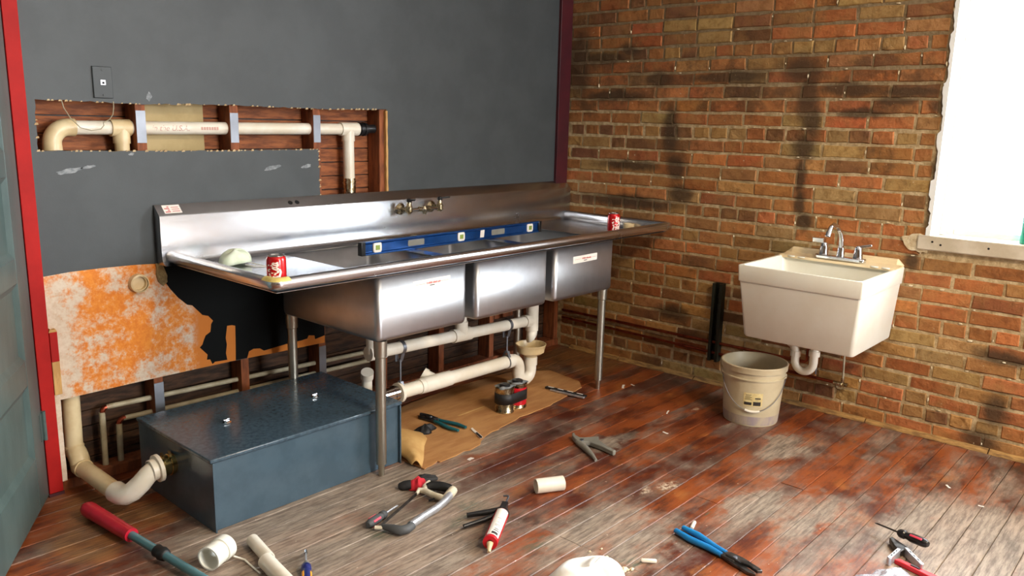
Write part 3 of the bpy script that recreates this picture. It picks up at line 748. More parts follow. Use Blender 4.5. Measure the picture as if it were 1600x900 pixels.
# wall faucet on the backsplash
wf = thing('wall_faucet', 'tarnished two-valve wall faucet on the steel backsplash, spout missing', 'faucet', (-1.27, -.05, .963))
def valve(x, lever):
    v = obj('valve_body', G().tube([(x, -.118, .948), (x, -.118, .958), (x, -.118, .982), (x, -.118, .988), (x, -.118, 1.004)], [.010, .0175, .0175, .013, .011], 16), 'oldchrome', wf, world=True)
    obj('mounting_flange', G().lathe([(0, .029), (.004, .029), (.012, .020), (.018, .0135), (.05, .0135), (.068, .0135)], 20, (x, -.0505, .966), (0, -1, 0)), 'oldchrome', wf, world=True)
    hb = obj('handle', G().lathe([(0, .012), (.012, .0135), (.017, .009)], 14, (x, -.118, 1.004)).bar((x - .006, -.118, 1.014), (x + lever[0], -.118 + lever[1], 1.017), .015, .007), 'blackmetal', wf, world=True, bevel=.002)
valve(-1.375, (.012, -.03)); valve(-1.172, (.056, -.01))
obj('bridge_pipe', G().tube([(-1.375, -.118, .966), (-1.172, -.118, .966)], .0075, 14), 'chrome', wf, world=True)
obj('spout_socket', G().tube([(-1.276, -.118, .940), (-1.276, -.118, .953), (-1.276, -.118, .966), (-1.276, -.118, .980)], [.009, .015, .018, .012], 16).tube([(-1.252, -.118, .966), (-1.240, -.118, .966)], .0125, 12).tube([(-1.300, -.118, .966), (-1.312, -.118, .966)], .0125, 12), 'oldchrome', wf, world=True)

# ------------------------------------------------------------------ drains under the sink
dm = thing('drain_manifold', 'white plastic drain pipe with tees hung below the three bowls', 'pipe', (-1.31, -.42, .40))
zA, zB, xA, xB = .403, .372, -1.845, -.79
def zm(x): return zA + (zB - zA) * (x - xA) / (xB - xA)
obj('waste_pipe', G().tube([(xA, -.425, zA), (xB, -.425, zB)], .0275, 20), 'pvc', dm, world=True)
for x in (-1.845, -1.313):
    g = G(); g.tube([(x - (.030 if x < -1.5 else .058), -.425, zm(x - .058)), (x + .058, -.425, zm(x + .058))], .033, 20); g.tube([(x, -.425, zm(x)), (x, -.425, zm(x) + .066)], .0325, 20); g.tube([(x, -.425, zm(x) + .05), (x, -.425, .553)], .027, 18)
    obj('tee', g, 'pvc', dm, world=True)
for x in (-1.845, -1.313, -.785): obj('drain_nut', G().tube([(x, -.425, .5545), (x, -.425, .546)], .04, 10), 'pvc', dm, world=True)
g = G(); g.tube([(-.785, -.425, .548), (-.785, -.425, .45)], .0275, 18); g.tube([(-.785, -.425, .455), (-.785, -.425, .315)], .0335, 18); g.tube([(-.85, -.425, .374), (-.79, -.425, .372)], .033, 18)
obj('end_tee', g, 'pvc', dm, world=True)
g = G(); n = 20; vs = []
for h in (0, 1):
    for k in range(n):
        q = 2 * PI * k / n; x, y = .0275 * math.cos(q), .0275 * math.sin(q)
        vs.append((-.785 + x, -.425 + y, .325 if h else .252 + .030 * (math.cos(q) + 1)))
g.add(vs, [(k, (k + 1) % n, n + (k + 1) % n, n + k) for k in range(n)])
obj('cut_tailpiece', g, 'pvc', dm, world=True, solid=.003)

lw = thing('waste_line', 'cream plastic waste line with trap and open funnel beside the can pair', 'pipe', (-1.3, -.42, .18))
P0, P1 = Vector((-1.715, -.42, .186)), Vector((-.955, -.42, .178))
obj('waste_pipe', G().tube([P0, P1], .032, 22), 'pvc', lw, world=True)
g = G(); g.tube([(-1.58, -.42, .185), (-1.555, -.42, .185), (-1.555, -.42, .185), (-1.41, -.42, .1835), (-1.41, -.42, .1835), (-1.38, -.42, .183)], [.0365, .0365, .0375, .0375, .0365, .0365], 20); g.tube([(-1.47, -.41, .19), (-1.492, -.375, .208)], .028, 18); g.tube([(-1.492, -.375, .208), (-1.503, -.36, .218)], .032, 18)
obj('cleanout_wye', g, 'pvc', lw, world=True)
obj('pipe_ring', G().lathe([(-.008, .0325), (-.008, .046), (.008, .046), (.01, .0325)], 24, (-1.70, -.42, .186), (1, 0, 0)), 'pvc', lw, world=True)
obj('banded_coupling', G().tube([(-1.90, -.42, .186), (-1.712, -.42, .186)], .036, 22).tube([(-1.80, -.42, .186), (-1.788, -.42, .186)], .0385, 22).tube([(-1.74, -.42, .186), (-1.728, -.42, .186)], .0385, 22), 'chrome', lw, world=True)
pt = [(-.965, -.42, .178), (-.935, -.42, .178)] + arc((-.935, -.42, .123), .055, 90, 0, 6, 'xz') + [(-.88, -.42, .105)] + arc((-.832, -.42, .10), .048, 180, 360, 10, 'xz') + [(-.784, -.42, .15), (-.784, -.42, .185)]
obj('trap_bend', G().tube(pt, .0325, 20), 'pvc', lw, world=True)
obj('trap_collar', G().tube([(-.978, -.42, .178), (-.945, -.42, .178)], .0375, 20), 'pvc', lw, world=True)
obj('trap_collar', G().tube([(-.784, -.42, .125), (-.784, -.42, .17)], .037, 20), 'pvc', lw, world=True)
obj('funnel', G().lathe([(.165, .034), (.178, .036), (.188, .06), (.197, .073), (.215, .076), (.232, .080), (.236, .083), (.240, .083), (.240, .077), (.205, .070), (.19, .052), (.183, .03), (.183, 0)], 32, (-.784, -.42, 0)), 'pvc_old', lw, world=True)
for x in (-1.69, -.975):
    hg = obj('pipe_hanger', G().tube(arc((x, -.42, zm(x)), .031, -60, 240, 18, 'yz'), .003, 8, flat=1).bar((x - .009, -.4045, zm(x) - .028), (x - .009, -.407, zm(x) - .068), .018, .0025, up=(0, 1, 0)).bar((x + .003, -.4355, zm(x) - .027), (x - .003, -.43, zm(x) - .06), .018, .0025, up=(0, 1, 0)), 'galv', dm, world=True)
    obj('band', G().lathe([(-.009, .0282), (-.009, .0302), (.009, .0302), (.009, .0282)], 24, (x, -.425, zm(x)), (1, 0, 0)), 'galv', hg, world=True)
    obj('threaded_rod', G().tube([(x, -.42, zm(x) - .06), (x, -.42, .225)], .004, 8).tube([(x, -.42, zm(x) - .068), (x, -.42, zm(x) - .056)], .008, 6), 'galv', hg, world=True)
    obj('lower_clevis', G().lathe([(-.008, .0325), (-.008, .0345), (.008, .0345), (.008, .0325)], 24, (x, -.42, .18), (1, 0, 0)).bar((x, -.443, .205), (x, -.428, .238), .016, .0025, up=(0, 1, 0)).bar((x, -.397, .205), (x, -.412, .238), .016, .0025, up=(0, 1, 0)), 'galv', hg, world=True)
# capped stub behind the front leg
cs = thing('capped_stub', 'short cream pipe stub with cap rising behind the blue trap', 'pipe', (-1.82, -.30, 0))
obj('riser', G().tube([(-1.775, -.285, 0.002), (-1.775, -.285, .22), (-1.778, -.29, .25)], .024, 18), 'pvc', cs, world=True)
obj('cap', G().tube([(-1.776, -.288, .243), (-1.786, -.303, .275)], .029, 18), 'pvc', cs, world=True)

# blue grease trap
gt = thing('grease_trap', 'slate blue steel grease trap box on the floor under the sink', 'grease trap', (-2.33, -.41, 0))
obj('body', G().box(-2.735, -1.924, -.680, -.137, 0.0, .252), 'trapblue', gt, world=True, bevel=.003)
lid = obj('lid', G().box(-2.748, -1.912, -.692, -.128, .2525, .267), 'traplid', gt, world=True, bevel=.0035)
for x in (-2.738, -1.922): obj('end_flange', G().box(x - .003, x + .003, -.694, -.13, 0, .2522), 'trapblue', gt, world=True, bevel=.001)
for x, y in ((-2.532, -.413), (-2.133, -.40)):
    b = obj('lid_bolt', G().lathe([(.267, .017), (.2685, .017), (.269, .010), (.275, .010), (.2755, 0)], 6, (x, y, 0)), 'chrome', lid, world=True)
    obj('wing', G().bar((x - .014, y, .278), (x + .014, y + .004, .278), .005, .007), 'chrome', lid, world=True, bevel=.002)

# drain line at the door side
dl = thing('drain_line', 'cream plastic drain pipe bending from the wall into the grease trap', 'pipe', (-2.9, -.1, 0))
obj('stack_pipe', G().tube([(-2.912, .052, .13), (-2.905, .052, .60)], .0315, 20), 'pvc_old', dl, world=True)
ea = [(-2.912, .052, .15), (-2.912, .052, .13)] + [(-2.912, .052 - .05 * math.sin(q), .08 + .05 * math.cos(q)) for q in [PI / 2 * i / 6 for i in range(7)]] + [(-2.911, -.03, .079)]
obj('wall_elbow', G().tube(ea, .0355, 20), 'pvc_old', dl, world=True)
obj('floor_pipe', G().tube([(-2.911, -.02, .079), (-2.903, -.315, .072)], .0315, 20), 'pvc_old', dl, world=True)
eb = [(-2.903, -.29, .073), (-2.901, -.325, .073), (-2.893, -.352, .078), (-2.877, -.372, .092), (-2.852, -.39, .122), (-2.832, -.399, .148), (-2.815, -.402, .160), (-2.80, -.402, .164)]
obj('trap_elbow', G().tube(eb, [.0375, .037, .036, .0355, .0345, .0335, .034, .034], 20), 'pvc', dl, world=True)
obj('pipe_ring', G().lathe([(-.026, .0345), (-.024, .0385), (-.004, .0385), (-.003, .050), (.010, .050), (.011, .035)], 26, (-2.800, -.402, .164), Vector((1, 0, .08))), 'pvc', dl, world=True)
g = G(); g.tube([(-2.792, -.402, .165), (-2.739, -.402, .166)], .037, 22)
for x in (-2.78, -2.753): g.tube([(x - .005, -.402, .1655), (x + .005, -.402, .1655)], .0395, 22); g.bar((x - .006, -.425, .2055), (x + .006, -.385, .2055), .008, .010)
obj('banded_coupling', g, 'brass', dl, world=True)

# supply pipes inside the wall, behind the trap
sp = thing('supply_pipe', 'upper pale grey pipe in the open stud bays behind the trap', 'pipe', (-2.8, .05, 0))
obj('pipe_run', G().tube([(-2.785, .05, .272), (-1.50, .05, .240)], .0105, 12), 'greypipe', sp, world=True)
obj('drop_leg', G().tube([(-2.802, .05, .255), (-2.804, .05, .035)], .0115, 12), 'greypipe', sp, world=True)
obj('copper_elbow', G().tube([(-2.80, .05, .25)] + [(-2.80 + .018 - .018 * math.cos(q), .05, .254 + .018 * math.sin(q)) for q in (0, .5, 1, 1.57)] + [(-2.775, .05, .272)], .0105, 10), 'copper', sp, world=True)
sp2 = thing('supply_pipe', 'lower pale grey pipe in the open stud bays behind the trap', 'pipe', (-2.74, .05, 0))
obj('pipe_run', G().tube([(-2.725, .05, .209), (-1.50, .05, .193)], .0105, 12), 'greypipe', sp2, world=True)
obj('drop_leg', G().tube([(-2.742, .05, .192), (-2.745, .05, .035)], .0115, 12), 'greypipe', sp2, world=True)
obj('copper_elbow', G().tube([(-2.742, .05, .188)] + [(-2.742 + .018 - .018 * math.cos(q), .05, .192 + .018 * math.sin(q)) for q in (0, .5, 1, 1.57)] + [(-2.717, .05, .210)], .0105, 10), 'copper', sp2, world=True)

# vent pipe inside the upper hole
vp = thing('vent_pipe', 'white plastic vent pipe running through the studs in the wall cutout', 'pipe', (-2.2, .052, 1.34))
obj('pipe_run', G().tube([(-2.84, .052, 1.342), (-1.56, .052, 1.348)], .0255, 22), 'pvc', vp, world=True)
el = [(-2.893, .052, 1.262), (-2.893, .052, 1.285)] + [(-2.893 + .058 - .058 * math.cos(q), .052, 1.285 + .058 * math.sin(q)) for q in [PI / 2 * i / 8 for i in range(9)]] + [(-2.815, .052, 1.343)]
obj('elbow', G().tube([el[0], (-2.893, .052, 1.05)], .0265, 20).tube(el, [.0325] + [.031] * (len(el) - 2) + [.0325], 20), 'pvc_old', vp, world=True)
g = G(); g.tube([(-2.69, .052, 1.3425), (-2.618, .052, 1.343)], .0315, 20); g.tube([(-2.650, .052, 1.343), (-2.650, .052, 1.285)], .0310, 20); g.tube([(-2.650, .052, 1.287), (-2.650, .052, 1.05)], .0265, 18)
obj('tee', g, 'pvc_old', vp, world=True)
g = G(); g.tube([(-1.652, .052, 1.3475), (-1.552, .052, 1.348)], .031, 20); g.tube([(-1.604, .052, 1.348), (-1.604, .052, 1.292)], .0305, 20); g.tube([(-1.604, .052, 1.295), (-1.602, .052, 1.07)], .0262, 18)
obj('tee', g, 'pvc', vp, world=True)
obj('steel_coupling', G().tube([(-1.602, .052, 1.118), (-1.602, .052, .98)], .0295, 18).tube([(-1.602, .052, 1.108), (-1.602, .052, 1.094)], .032, 18), 'oldchrome', vp, world=True)
obj('rubber_coupling', G().tube([(-1.552, .052, 1.348), (-1.50, .052, 1.349)], .0285, 18).tube([(-1.545, .052, 1.348), (-1.533, .052, 1.348)], .033, 18).tube([(-1.52, .052, 1.348), (-1.508, .052, 1.348)], .033, 18).tube([(-1.50, .052, 1.349), (-1.452, .052, 1.350)], .021, 14), 'blackmetal', vp, world=True)
def pipe_text(txt, x, size, mt):
    c = bpy.data.curves.new('pipe_print', 'FONT'); c.body = txt; c.size = size; c.shear = .25
    o = bpy.data.objects.new('pipe_print', c); COL.objects.link(o)
    me = bpy.data.meshes.new_from_object(o.evaluated_get(bpy.context.evaluated_depsgraph_get())); bpy.data.objects.remove(o)
    for v in me.vertices:                                             # wrap around the pipe
        q = (v.co.y - size * .35) / .0255
        v.co = Vector((v.co.x + x, .052 - .0259 * math.cos(q), 1.3445 + .0259 * math.sin(q))) - vp.location
    me.materials.clear(); me.materials.append(M[mt]); put('pipe_print', me, vp)
bpy.context.view_layer.update()
pipe_text('in the U.S.A.', -2.545, .030, 'faint')
g = G()
for i in range(7): g.box(-2.345 + i * .011, -2.345 + i * .011 + .008, .0258, .0262, 1.338, 1.350)
o = obj('pipe_print', g, 'faint', vp, 0, world=True)
# loose wire loop in the cutout
wl = [(-2.868, .0, 1.437), (-2.864, -.004, 1.41), (-2.845, -.006, 1.375), (-2.815, -.006, 1.343), (-2.778, -.005, 1.333), (-2.745, -.005, 1.338), (-2.733, -.005, 1.352), (-2.735, -.005, 1.362), (-2.712, -.005, 1.373), (-2.698, -.004, 1.392), (-2.693, -.003, 1.42), (-2.692, .0, 1.437)]
tag(obj('wire', G().tube(wl, .0018, 6), 'greypipe'), 'thin grey wire looping down across the wall cutout', 'wire')

# phone jack plate
wp = thing('wall_plate', 'charcoal painted phone jack plate on the wall above the cutout', 'wall plate', (-2.7255, 0, 1.504))
obj('plate', G().box(-.0345, .0345, -.006, -.0002, -.056, .056), 'charcoal', wp, bevel=.003)
obj('jack', G().box(-.0085, .0085, -.0085, -.006, -.009, .0085).mat(1).box(-.004, .0045, -.0088, -.0084, -.0055, .002), ['alu', 'hole'], wp)
for z in (-.044, .044): obj('screw', G().lathe([(0, .004), (.0012, .0035), (.0013, 0)], 10, (0, -.006, z), (0, -1, 0)), 'charcoal', wp)

# capped wall drain on the mottled panel
wd = thing('wall_drain', 'cream plastic drain stub poking through the orange mottled panel', 'pipe', (-2.651, -.002, .756))
obj('stub', G().lathe([(-.03, .030), (.018, .030), (.018, .0255), (.004, .0245), (.004, 0)], 24, (0, 0, 0), (0, -1, 0)), 'pvc_old', wd)
obj('collar', G().lathe([(0, .030), (0, .037), (.022, .0355), (.024, .030)], 24, (0, 0, 0), (0, -1, 0)), 'pvc_old', wd)

# ------------------------------------------------------------------ utility tub on the brick wall
tub = thing('utility_sink', 'white square plastic utility tub mounted on the brick wall', 'sink', (-.28, -1.745, 0))
YL, YR, XF = -1.455, -2.015, -.555                                     # wall side ends and front
def rrect(x0, x1, y0, y1, z, r, n=4):
    L = []
    for cx, cy, a0 in ((x0 + r, y0 + r, 180), (x1 - r, y0 + r, 270), (x1 - r, y1 - r, 0), (x0 + r, y1 - r, 90)):
        L += [(cx + r * math.cos(math.radians(a0 + 90 * i / n)), cy + r * math.sin(math.radians(a0 + 90 * i / n)), z) for i in range(n + 1)]
    return L
def stack(g, rings, bottom=True, top=False):
    nn = len(rings[0]); vs = [p for L in rings for p in L]
    fs = [(i * nn + k, i * nn + (k + 1) % nn, (i + 1) * nn + (k + 1) % nn, (i + 1) * nn + k) for i in range(len(rings) - 1) for k in range(nn)]
    if bottom: fs.append(tuple(range(nn - 1, -1, -1)))
    if top: fs.append(tuple((len(rings) - 1) * nn + k for k in range(nn)))
    return g.add(vs, fs)
g = G()
stack(g, [rrect(-.497, -.012, -1.985, -1.487, .442, .018), rrect(-.503, -.012, -1.990, -1.482, .450, .02), rrect(-.544, -.012, YR + .007, YL - .007, .711, .010)], True)
obj('basin', g, 'tub', tub, 40, world=True)
g = G()
stack(g, [rrect(-.545, -.008, YR + .006, YL - .006, .710, .010), rrect(-.5475, -.006, YR + .0035, YL - .0035, .708, .010), rrect(-.549, -.006, YR + .002, YL - .002, .712, .010), rrect(XF, -.006, YR, YL, .780, .007), rrect(XF + .002, -.006, YR + .002, YL - .002, .783, .006),
          rrect(XF + .016, -.105, YR + .014, YL - .014, .783, .02), rrect(XF + .019, -.108, YR + .017, YL - .017, .778, .03), rrect(-.50, -.14, YR + .05, YL - .05, .475, .05), rrect(-.46, -.18, YR + .09, YL - .09, .462, .05)], False, True)
obj('rim', g, 'tub', tub, 40, world=True)
pr = [(-.125, .775), (-.115, .787), (-.045, .789), (-.033, .793), (-.028, .812), (-.022, .818), (-.006, .818), (-.006, .775)]
g = G(); n = len(pr); ys = (YR + .004, YR + .03, YL - .03, YL - .004); zk = (-.026, 0, 0, -.026)
vs = [(x, y, max(.776, z + (k if z > .80 else 0))) for y, k in zip(ys, zk) for x, z in pr]
fs = [(j * n + i, j * n + (i + 1) % n, (j + 1) * n + (i + 1) % n, (j + 1) * n + i) for j in range(3) for i in range(n)] + [tuple(range(n - 1, -1, -1)), tuple(3 * n + i for i in range(n))]
g.add(vs, fs)
lg = obj('faucet_ledge', g, 'tubledge', tub, 30, world=True); lg['label'] = 'cream back ledge with soap bumps'
for y in (-1.52, -1.57, -1.915, -1.965):
    obj('soap_bump', G().lathe([(0, .013), (.004, .011), (.006, 0)], 12, (-.116, y, .783), (0, 0, 1), (1, 1.5)), 'tub', lg, world=True)
obj('mount_bracket', G().box(-.06, -.002, -1.90, -1.53, .425, .445), 'galv', tub, world=True)

fc = thing('chrome_faucet', 'chrome gooseneck faucet with two lever handles on the white tub ledge', 'faucet', (-.085, -1.745, .7925))
fc.scale = (1.15, 1.15, 1.15)
obj('base_plate', G().prism([(.026 * math.cos(q) , .026 * math.sin(q) + (.078 if math.sin(q) > 0 else -.078)) for q in [2 * PI * (i + .5) / 24 for i in range(24)]], -.002, .014), 'chrome', fc, bevel=.004)
for s in (1, -1):
    k = obj('handle', G().lathe([(.012, .022), (.022, .019), (.045, .016), (.06, .014), (.066, .009), (.067, 0)], 16, (0, .07 * s, 0)).prism([(-.012, .062), (.012, .062), (.016, .082), (-.016, .082)], .07 * s, .118 * s, 'y') if s > 0 else G().lathe([(.012, .022), (.022, .019), (.045, .016), (.06, .014), (.066, .009), (.067, 0)], 16, (0, -.07, 0)).bar((0, -.068, .060), (.012, -.118, .072), .022, .011), 'chrome', fc, 40, bevel=.002)
sp_ = [(0, 0, .01), (0, 0, .05), (-.004, .001, .085), (-.018, .004, .115), (-.045, .008, .140), (-.075, .012, .150), (-.100, .014, .140), (-.112, .016, .118)]
obj('spout', G().tube(sp_, [.013, .0115, .0105, .0095, .009, .009, .0092, .0095], 14), 'chrome', fc, 60)
obj('spout_collar', G().lathe([(.012, .018), (.025, .016), (.05, .0135), (.052, .011)], 16), 'chrome', fc)
obj('aerator', G().lathe([(0, .0115), (.018, .0115), (.018, .008)], 14, (-.1105, .0158, .122), Vector((-.35, .06, -.9))), 'chrome', fc)

tt = thing('sink_trap', 'white plastic trap bend hanging under the white utility tub', 'pipe', (-.22, -1.64, .3))
obj('tailpiece', G().tube([(-.22, -1.72, .45), (-.22, -1.72, .33)], .019, 16).tube([(-.22, -1.72, .36), (-.22, -1.72, .335)], .026, 12), 'pvc', tt, world=True)
cy = -1.675
pts = [(-.22, -1.72, .34)] + [(-.22, cy - .045 * math.cos(q), .30 - .05 * math.sin(q)) for q in [PI * i / 12 for i in range(13)]] + [(-.22, -1.63, .34), (-.22, -1.615, .37), (-.22, -1.59, .385), (-.22, -1.52, .402)]
obj('trap_bend', G().tube(pts, .0195, 16), 'pvc', tt, world=True)
obj('slip_nut', G().tube([(-.22, -1.63, .318), (-.22, -1.63, .345)], .0255, 10), 'pvc', tt, world=True)
obj('drain_arm', G().prism([(-.38, -1.50), (-.24, -1.50), (-.24, -1.62), (-.38, -1.62)], .408, .4405), 'pvc', tt, world=True, bevel=.003)
# water supply: copper runs, stop valve and risers
cp = thing('copper_pipe', 'upper of the two thin copper pipes along the brick wall foot', 'pipe', (-.022, -.7, .238))
obj('pipe_run', G().tube([(-.022, -.03, .238), (-.022, -1.60, .2395)], .008, 10), 'copper', cp, world=True)
obj('riser', G().tube([(-.022, -1.60, .2395), (-.022, -1.612, .25), (-.03, -1.614, .44)], .0075, 10), 'copper', cp, world=True)
cp2 = thing('copper_pipe', 'lower of the two thin copper pipes along the brick wall foot', 'pipe', (-.022, -.7, .187))
obj('pipe_run', G().tube([(-.022, -.03, .190), (-.022, -1.0, .182), (-.022, -1.765, .168)], .008, 10), 'copper', cp2, world=True)
sv = thing('stop_valve', 'small chrome stop valve with thin riser pipe under the white tub', 'valve', (-.03, -1.80, .17))
obj('valve_body', G().tube([(-.025, -1.757, .168), (-.025, -1.825, .168)], .011, 12).tube([(-.025, -1.80, .168), (-.06, -1.80, .168)], .009, 10).lathe([(0, .02), (.01, .02)], 10, (-.06, -1.80, .168), (-1, 0, 0)).tube([(-.025, -1.80, .16), (-.025, -1.80, .20)], .009, 10), 'oldchrome', sv, world=True)
obj('riser', G().tube([(-.025, -1.80, .19), (-.04, -1.80, .32), (-.06, -1.80, .46)], .005, 8), 'greypipe', sv, world=True)
for y in (-1.63, -1.665):
    obj('riser_tail', G().tube([(-.03, y, .10 + .09), (-.03, y, .30)], .004, 8), 'galv', sv, world=True)
# metal channel on the bricks
st = thing('wall_channel', 'dark green slotted metal channel standing upright on the brick wall', 'channel', (-.02, -1.10, .35))
g = G(); pr = [(-1.070, -.004), (-1.070, -.044), (-1.086, -.044), (-1.086, -.030), (-1.080, -.030), (-1.080, -.014), (-1.118, -.014), (-1.118, -.030), (-1.112, -.030), (-1.112, -.044), (-1.128, -.044), (-1.128, -.004)]
g.prism([(x, y) for y, x in pr], .136, .570, 'z'); obj('channel', g, 'strut', st, 0, world=True)
for i in range(7): obj('slot', G().box(-.0146, -.0138, -1.107, -1.091, .165 + .058 * i, .195 + .058 * i), 'hole', st, world=True)

# ------------------------------------------------------------------ bucket
bk = thing('plastic_bucket', 'cloudy white plastic bucket with wire bail on the floor under the tub', 'bucket', (-.362, -1.490, 0))
g = G(); g.lathe([(.004, 0), (.004, .118), (0, .124), (.0, .127), (.012, .1295), (.06, .1335), (.2, .143), (.228, .145), (.230, .1515), (.236, .1515), (.238, .146), (.262, .148), (.264, .155), (.282, .156), (.290, .158), (.294, .156), (.294, .150), (.27, .1455), (.05, .129), (.012, .122), (.012, 0)], 48)
obj('pail', g, 'bucket', bk, 40)
o = obj('stain_band', G().lathe([(.006, .1295), (.03, .1315), (.05, .1329)], 48), 'bucketlow', bk, 60); o['label'] = 'mauve stain round the base'
def onb(a, h, off=.0008):                                             # a point on the bucket skin; a in degrees
    r = .1295 + (h - .012) * .0716 + off; q = math.radians(a); return (r * math.cos(q), r * math.sin(q), h)
A0 = 207                                                              # bearing of the camera-facing side
# label faces the room
g = G(); g.grid(lambda u, v: onb(A0 - 18 + 36 * u, .105 + .066 * v, .0012), 12, 2)
lb = obj('label', g, 'tanlabel', bk, 60); lb['label'] = 'tan label with dark bars of small print'
g = G()
def patch(u0, u1, v0, v1): g.grid(lambda u, v: onb(A0 - 18 + 36 * (u0 + (u1 - u0) * u), .105 + .066 * (v0 + (v1 - v0) * v), .0018), 4, 1)
patch(.04, .44, .08, .30); patch(.52, .92, .06, .36); patch(.60, .90, .56, .66)
for i in range(5): patch(.06 + random.uniform(0, .05), .30 + random.uniform(0, .2), .48 + .09 * i, .51 + .09 * i)
for i in range(6): patch(.62, .72 + random.uniform(0, .18), .42 + .02 * i, .425 + .02 * i)
obj('label_print', g, 'ink', lb, 60)
g = G(); pts = []
for i in range(25):
    t = i / 24; a = A0 + 82 - 164 * t; h = .235 - .155 * math.sin(PI * t) ** .9; x, y, z = onb(a, h, .004 + .004 * math.sin(PI * t)); pts.append((x, y, z))
obj('bail', g.tube(pts, .0018, 6), 'galv', bk)
o = obj('bail_grip', G().tube(pts[10:15], .0065, 12), 'pvc', bk); o['label'] = 'white roller grip'
for a in (A0 + 82, A0 - 82): obj('bail_ear', G().lathe([(0, .014), (.008, .012), (.009, 0)], 14, onb(a, .235, -.001), (math.cos(math.radians(a)), math.sin(math.radians(a)), 0)), 'bucket', bk)

# ------------------------------------------------------------------ things on the sink
def soda(label, x, y, rz):
    t = thing('soda_can', label, 'can', (x, y, DZ), (0, 0, math.radians(rz)), 'red soda cans on the sink')
    obj('can_body', G().lathe([(0, .023), (.002, .025), (.009, .0325), (.013, .0330), (.103, .0330), (.110, .0312), (.115, .0272)], 32), 'cola', t, 50)
    obj('can_end', G().lathe([(.1148, .0276), (.1175, .0276), (.118, .026), (.1155, .0245), (.1145, 0)], 32), 'cantop', t)
    obj('pull_tab', G().prism([(.006 * math.cos(q) + .004, .009 * math.sin(q)) for q in [2 * PI * i / 12 for i in range(12)]], .1152, .1164), 'cantop', t)
    obj('can_base', G().lathe([(0, 0), (.0, .021), (.0005, .0235), (.002, .0255)], 32), 'cantop', t)
    g = G()
    # flowing white script written up the side: C o c a - C o l a
    def C(o): return [(o + .95, 1.0), (o + .7, 1.28), (o + .35, 1.2), (o + .06, .75), (o + .02, .3), (o + .22, .02), (o + .55, .05), (o + .85, .32)]
    def ring(o): return [(o + .26 + .24 * math.cos(q) + .10 * math.sin(q), .33 + .32 * math.sin(q)) for q in [2 * PI * i / 10 for i in range(11)]]
    def small_c(o): return [(o + .48, .55), (o + .28, .66), (o + .06, .4), (o + .12, .08), (o + .32, .03), (o + .55, .22)]
    def small_a(o): return [ring(o), [(o + .58, .66), (o + .48, .2), (o + .58, .03), (o + .74, .18)]]
    def ell(o): return [(o, .15), (o + .3, .8), (o + .38, 1.25), (o + .22, 1.3), (o + .1, .7), (o + .08, .15), (o + .2, .02), (o + .36, .2)]
    S1 = [C(0), ring(.85), small_c(1.45)] + small_a(2.05) + [[(2.95, .38), (3.25, .42)]] + [[(p[0] + 3.35, p[1]) for p in C(0)], ring(4.2), ell(4.8)] + small_a(5.15)
    S1 += [[(.35, -.05), (1.3, -.28), (2.6, -.12), (3.6, -.30), (4.3, -.16)], [(.95, 1.0), (1.7, 1.15), (2.5, .95), (3.3, 1.15)]]
    k = .0150
    text_ribbons(g, S1, .26, lambda x, y: (.0334 * math.cos((.55 - y) * k / .0334 * 1.9), .0334 * math.sin((.55 - y) * k / .0334 * -1.9) * -1, .010 + x * k))
    obj('script', g, 'script', t, 60)
soda('red soda can with white script beside the taped rim corner', -2.490, -.722, 222)
soda('red soda can with white script on the drainboard by the brick wall', -.432, -.672, 240)
lv = thing('spirit_level', 'long blue spirit level with three clear vials lying across the sink', 'level', (-1.255, -.352, DZ + .0012), (0, 0, math.radians(1.2)))
LL = .60; HH = .058
g = G(); g.prism([(-.0125, 0), (.0125, 0), (.0125, .006), (.004, .012), (.004, HH - .012), (.0125, HH - .006), (.0125, HH), (-.0125, HH), (-.0125, HH - .006), (-.004, HH - .012), (-.004, .012), (-.0125, .006)], -LL, LL, 'x')
obj('beam', g, 'levelblue', lv, 0, bevel=.001)
for s in (-1, 1): obj('end_cap', G().box(s * LL - .012, s * LL + .012, -.0135, .0135, -.0008, HH + .0008), 'blackmetal', lv, bevel=.003)
for x in (-.52, .0, .52):
    v = obj('vial_frame', G().prism([(x + .024 * math.copysign(abs(math.cos(q)) ** .5, math.cos(q)), HH / 2 + .023 * math.copysign(abs(math.sin(q)) ** .5, math.sin(q))) for q in [2 * PI * (i + .5) / 24 for i in range(24)]], -.0105, .0105, 'y'), 'paper', lv, bevel=.003)
    obj('vial', G().prism([(x - .0125, HH / 2 - .011), (x + .0125, HH / 2 - .011), (x + .0125, HH / 2 + .011), (x - .0125, HH / 2 + .011)], -.0115, .0115, 'y'), 'vial', v, bevel=.002)
for x in (-.29, .27):
    obj('hand_hole', G().prism([(x + dx, HH / 2 + dz) for dx, dz in ((-.05, -.010), (-.046, -.014), (.046, -.014), (.05, -.010), (.05, .010), (.046, .014), (-.046, .014), (-.05, .010))], -.0047, .0047, 'y'), 'clampgrey', lv)
o = obj('sticker', G().prism([(.135, .008), (.163, .008), (.168, .050), (.140, .050)], -.0055, -.0045, 'y'), 'paper', lv); o['label'] = 'small white sticker'
mk = thing('dust_mask', 'pale green cup dust mask with strap on the drainboard', 'mask', (-2.36, -.215, DZ), (0, 0, math.radians(-25)))
def mf(u, v):
    q = 2 * PI * u; r = math.sin(v * PI / 2); sq = 1 + .14 * math.sin(2 * q + .6) + .05 * math.sin(5 * q)
    return (.056 * r * math.cos(q) * sq, .046 * r * math.sin(q) * sq, .002 + .056 * math.cos(v * PI / 2) ** .8 * (1 + .12 * math.sin(3 * q)) + .010 * max(0, math.sin(q + 2.2)) * r)
obj('cup', G().grid(mf, 28, 9), 'mask', mk, 60, solid=.002)
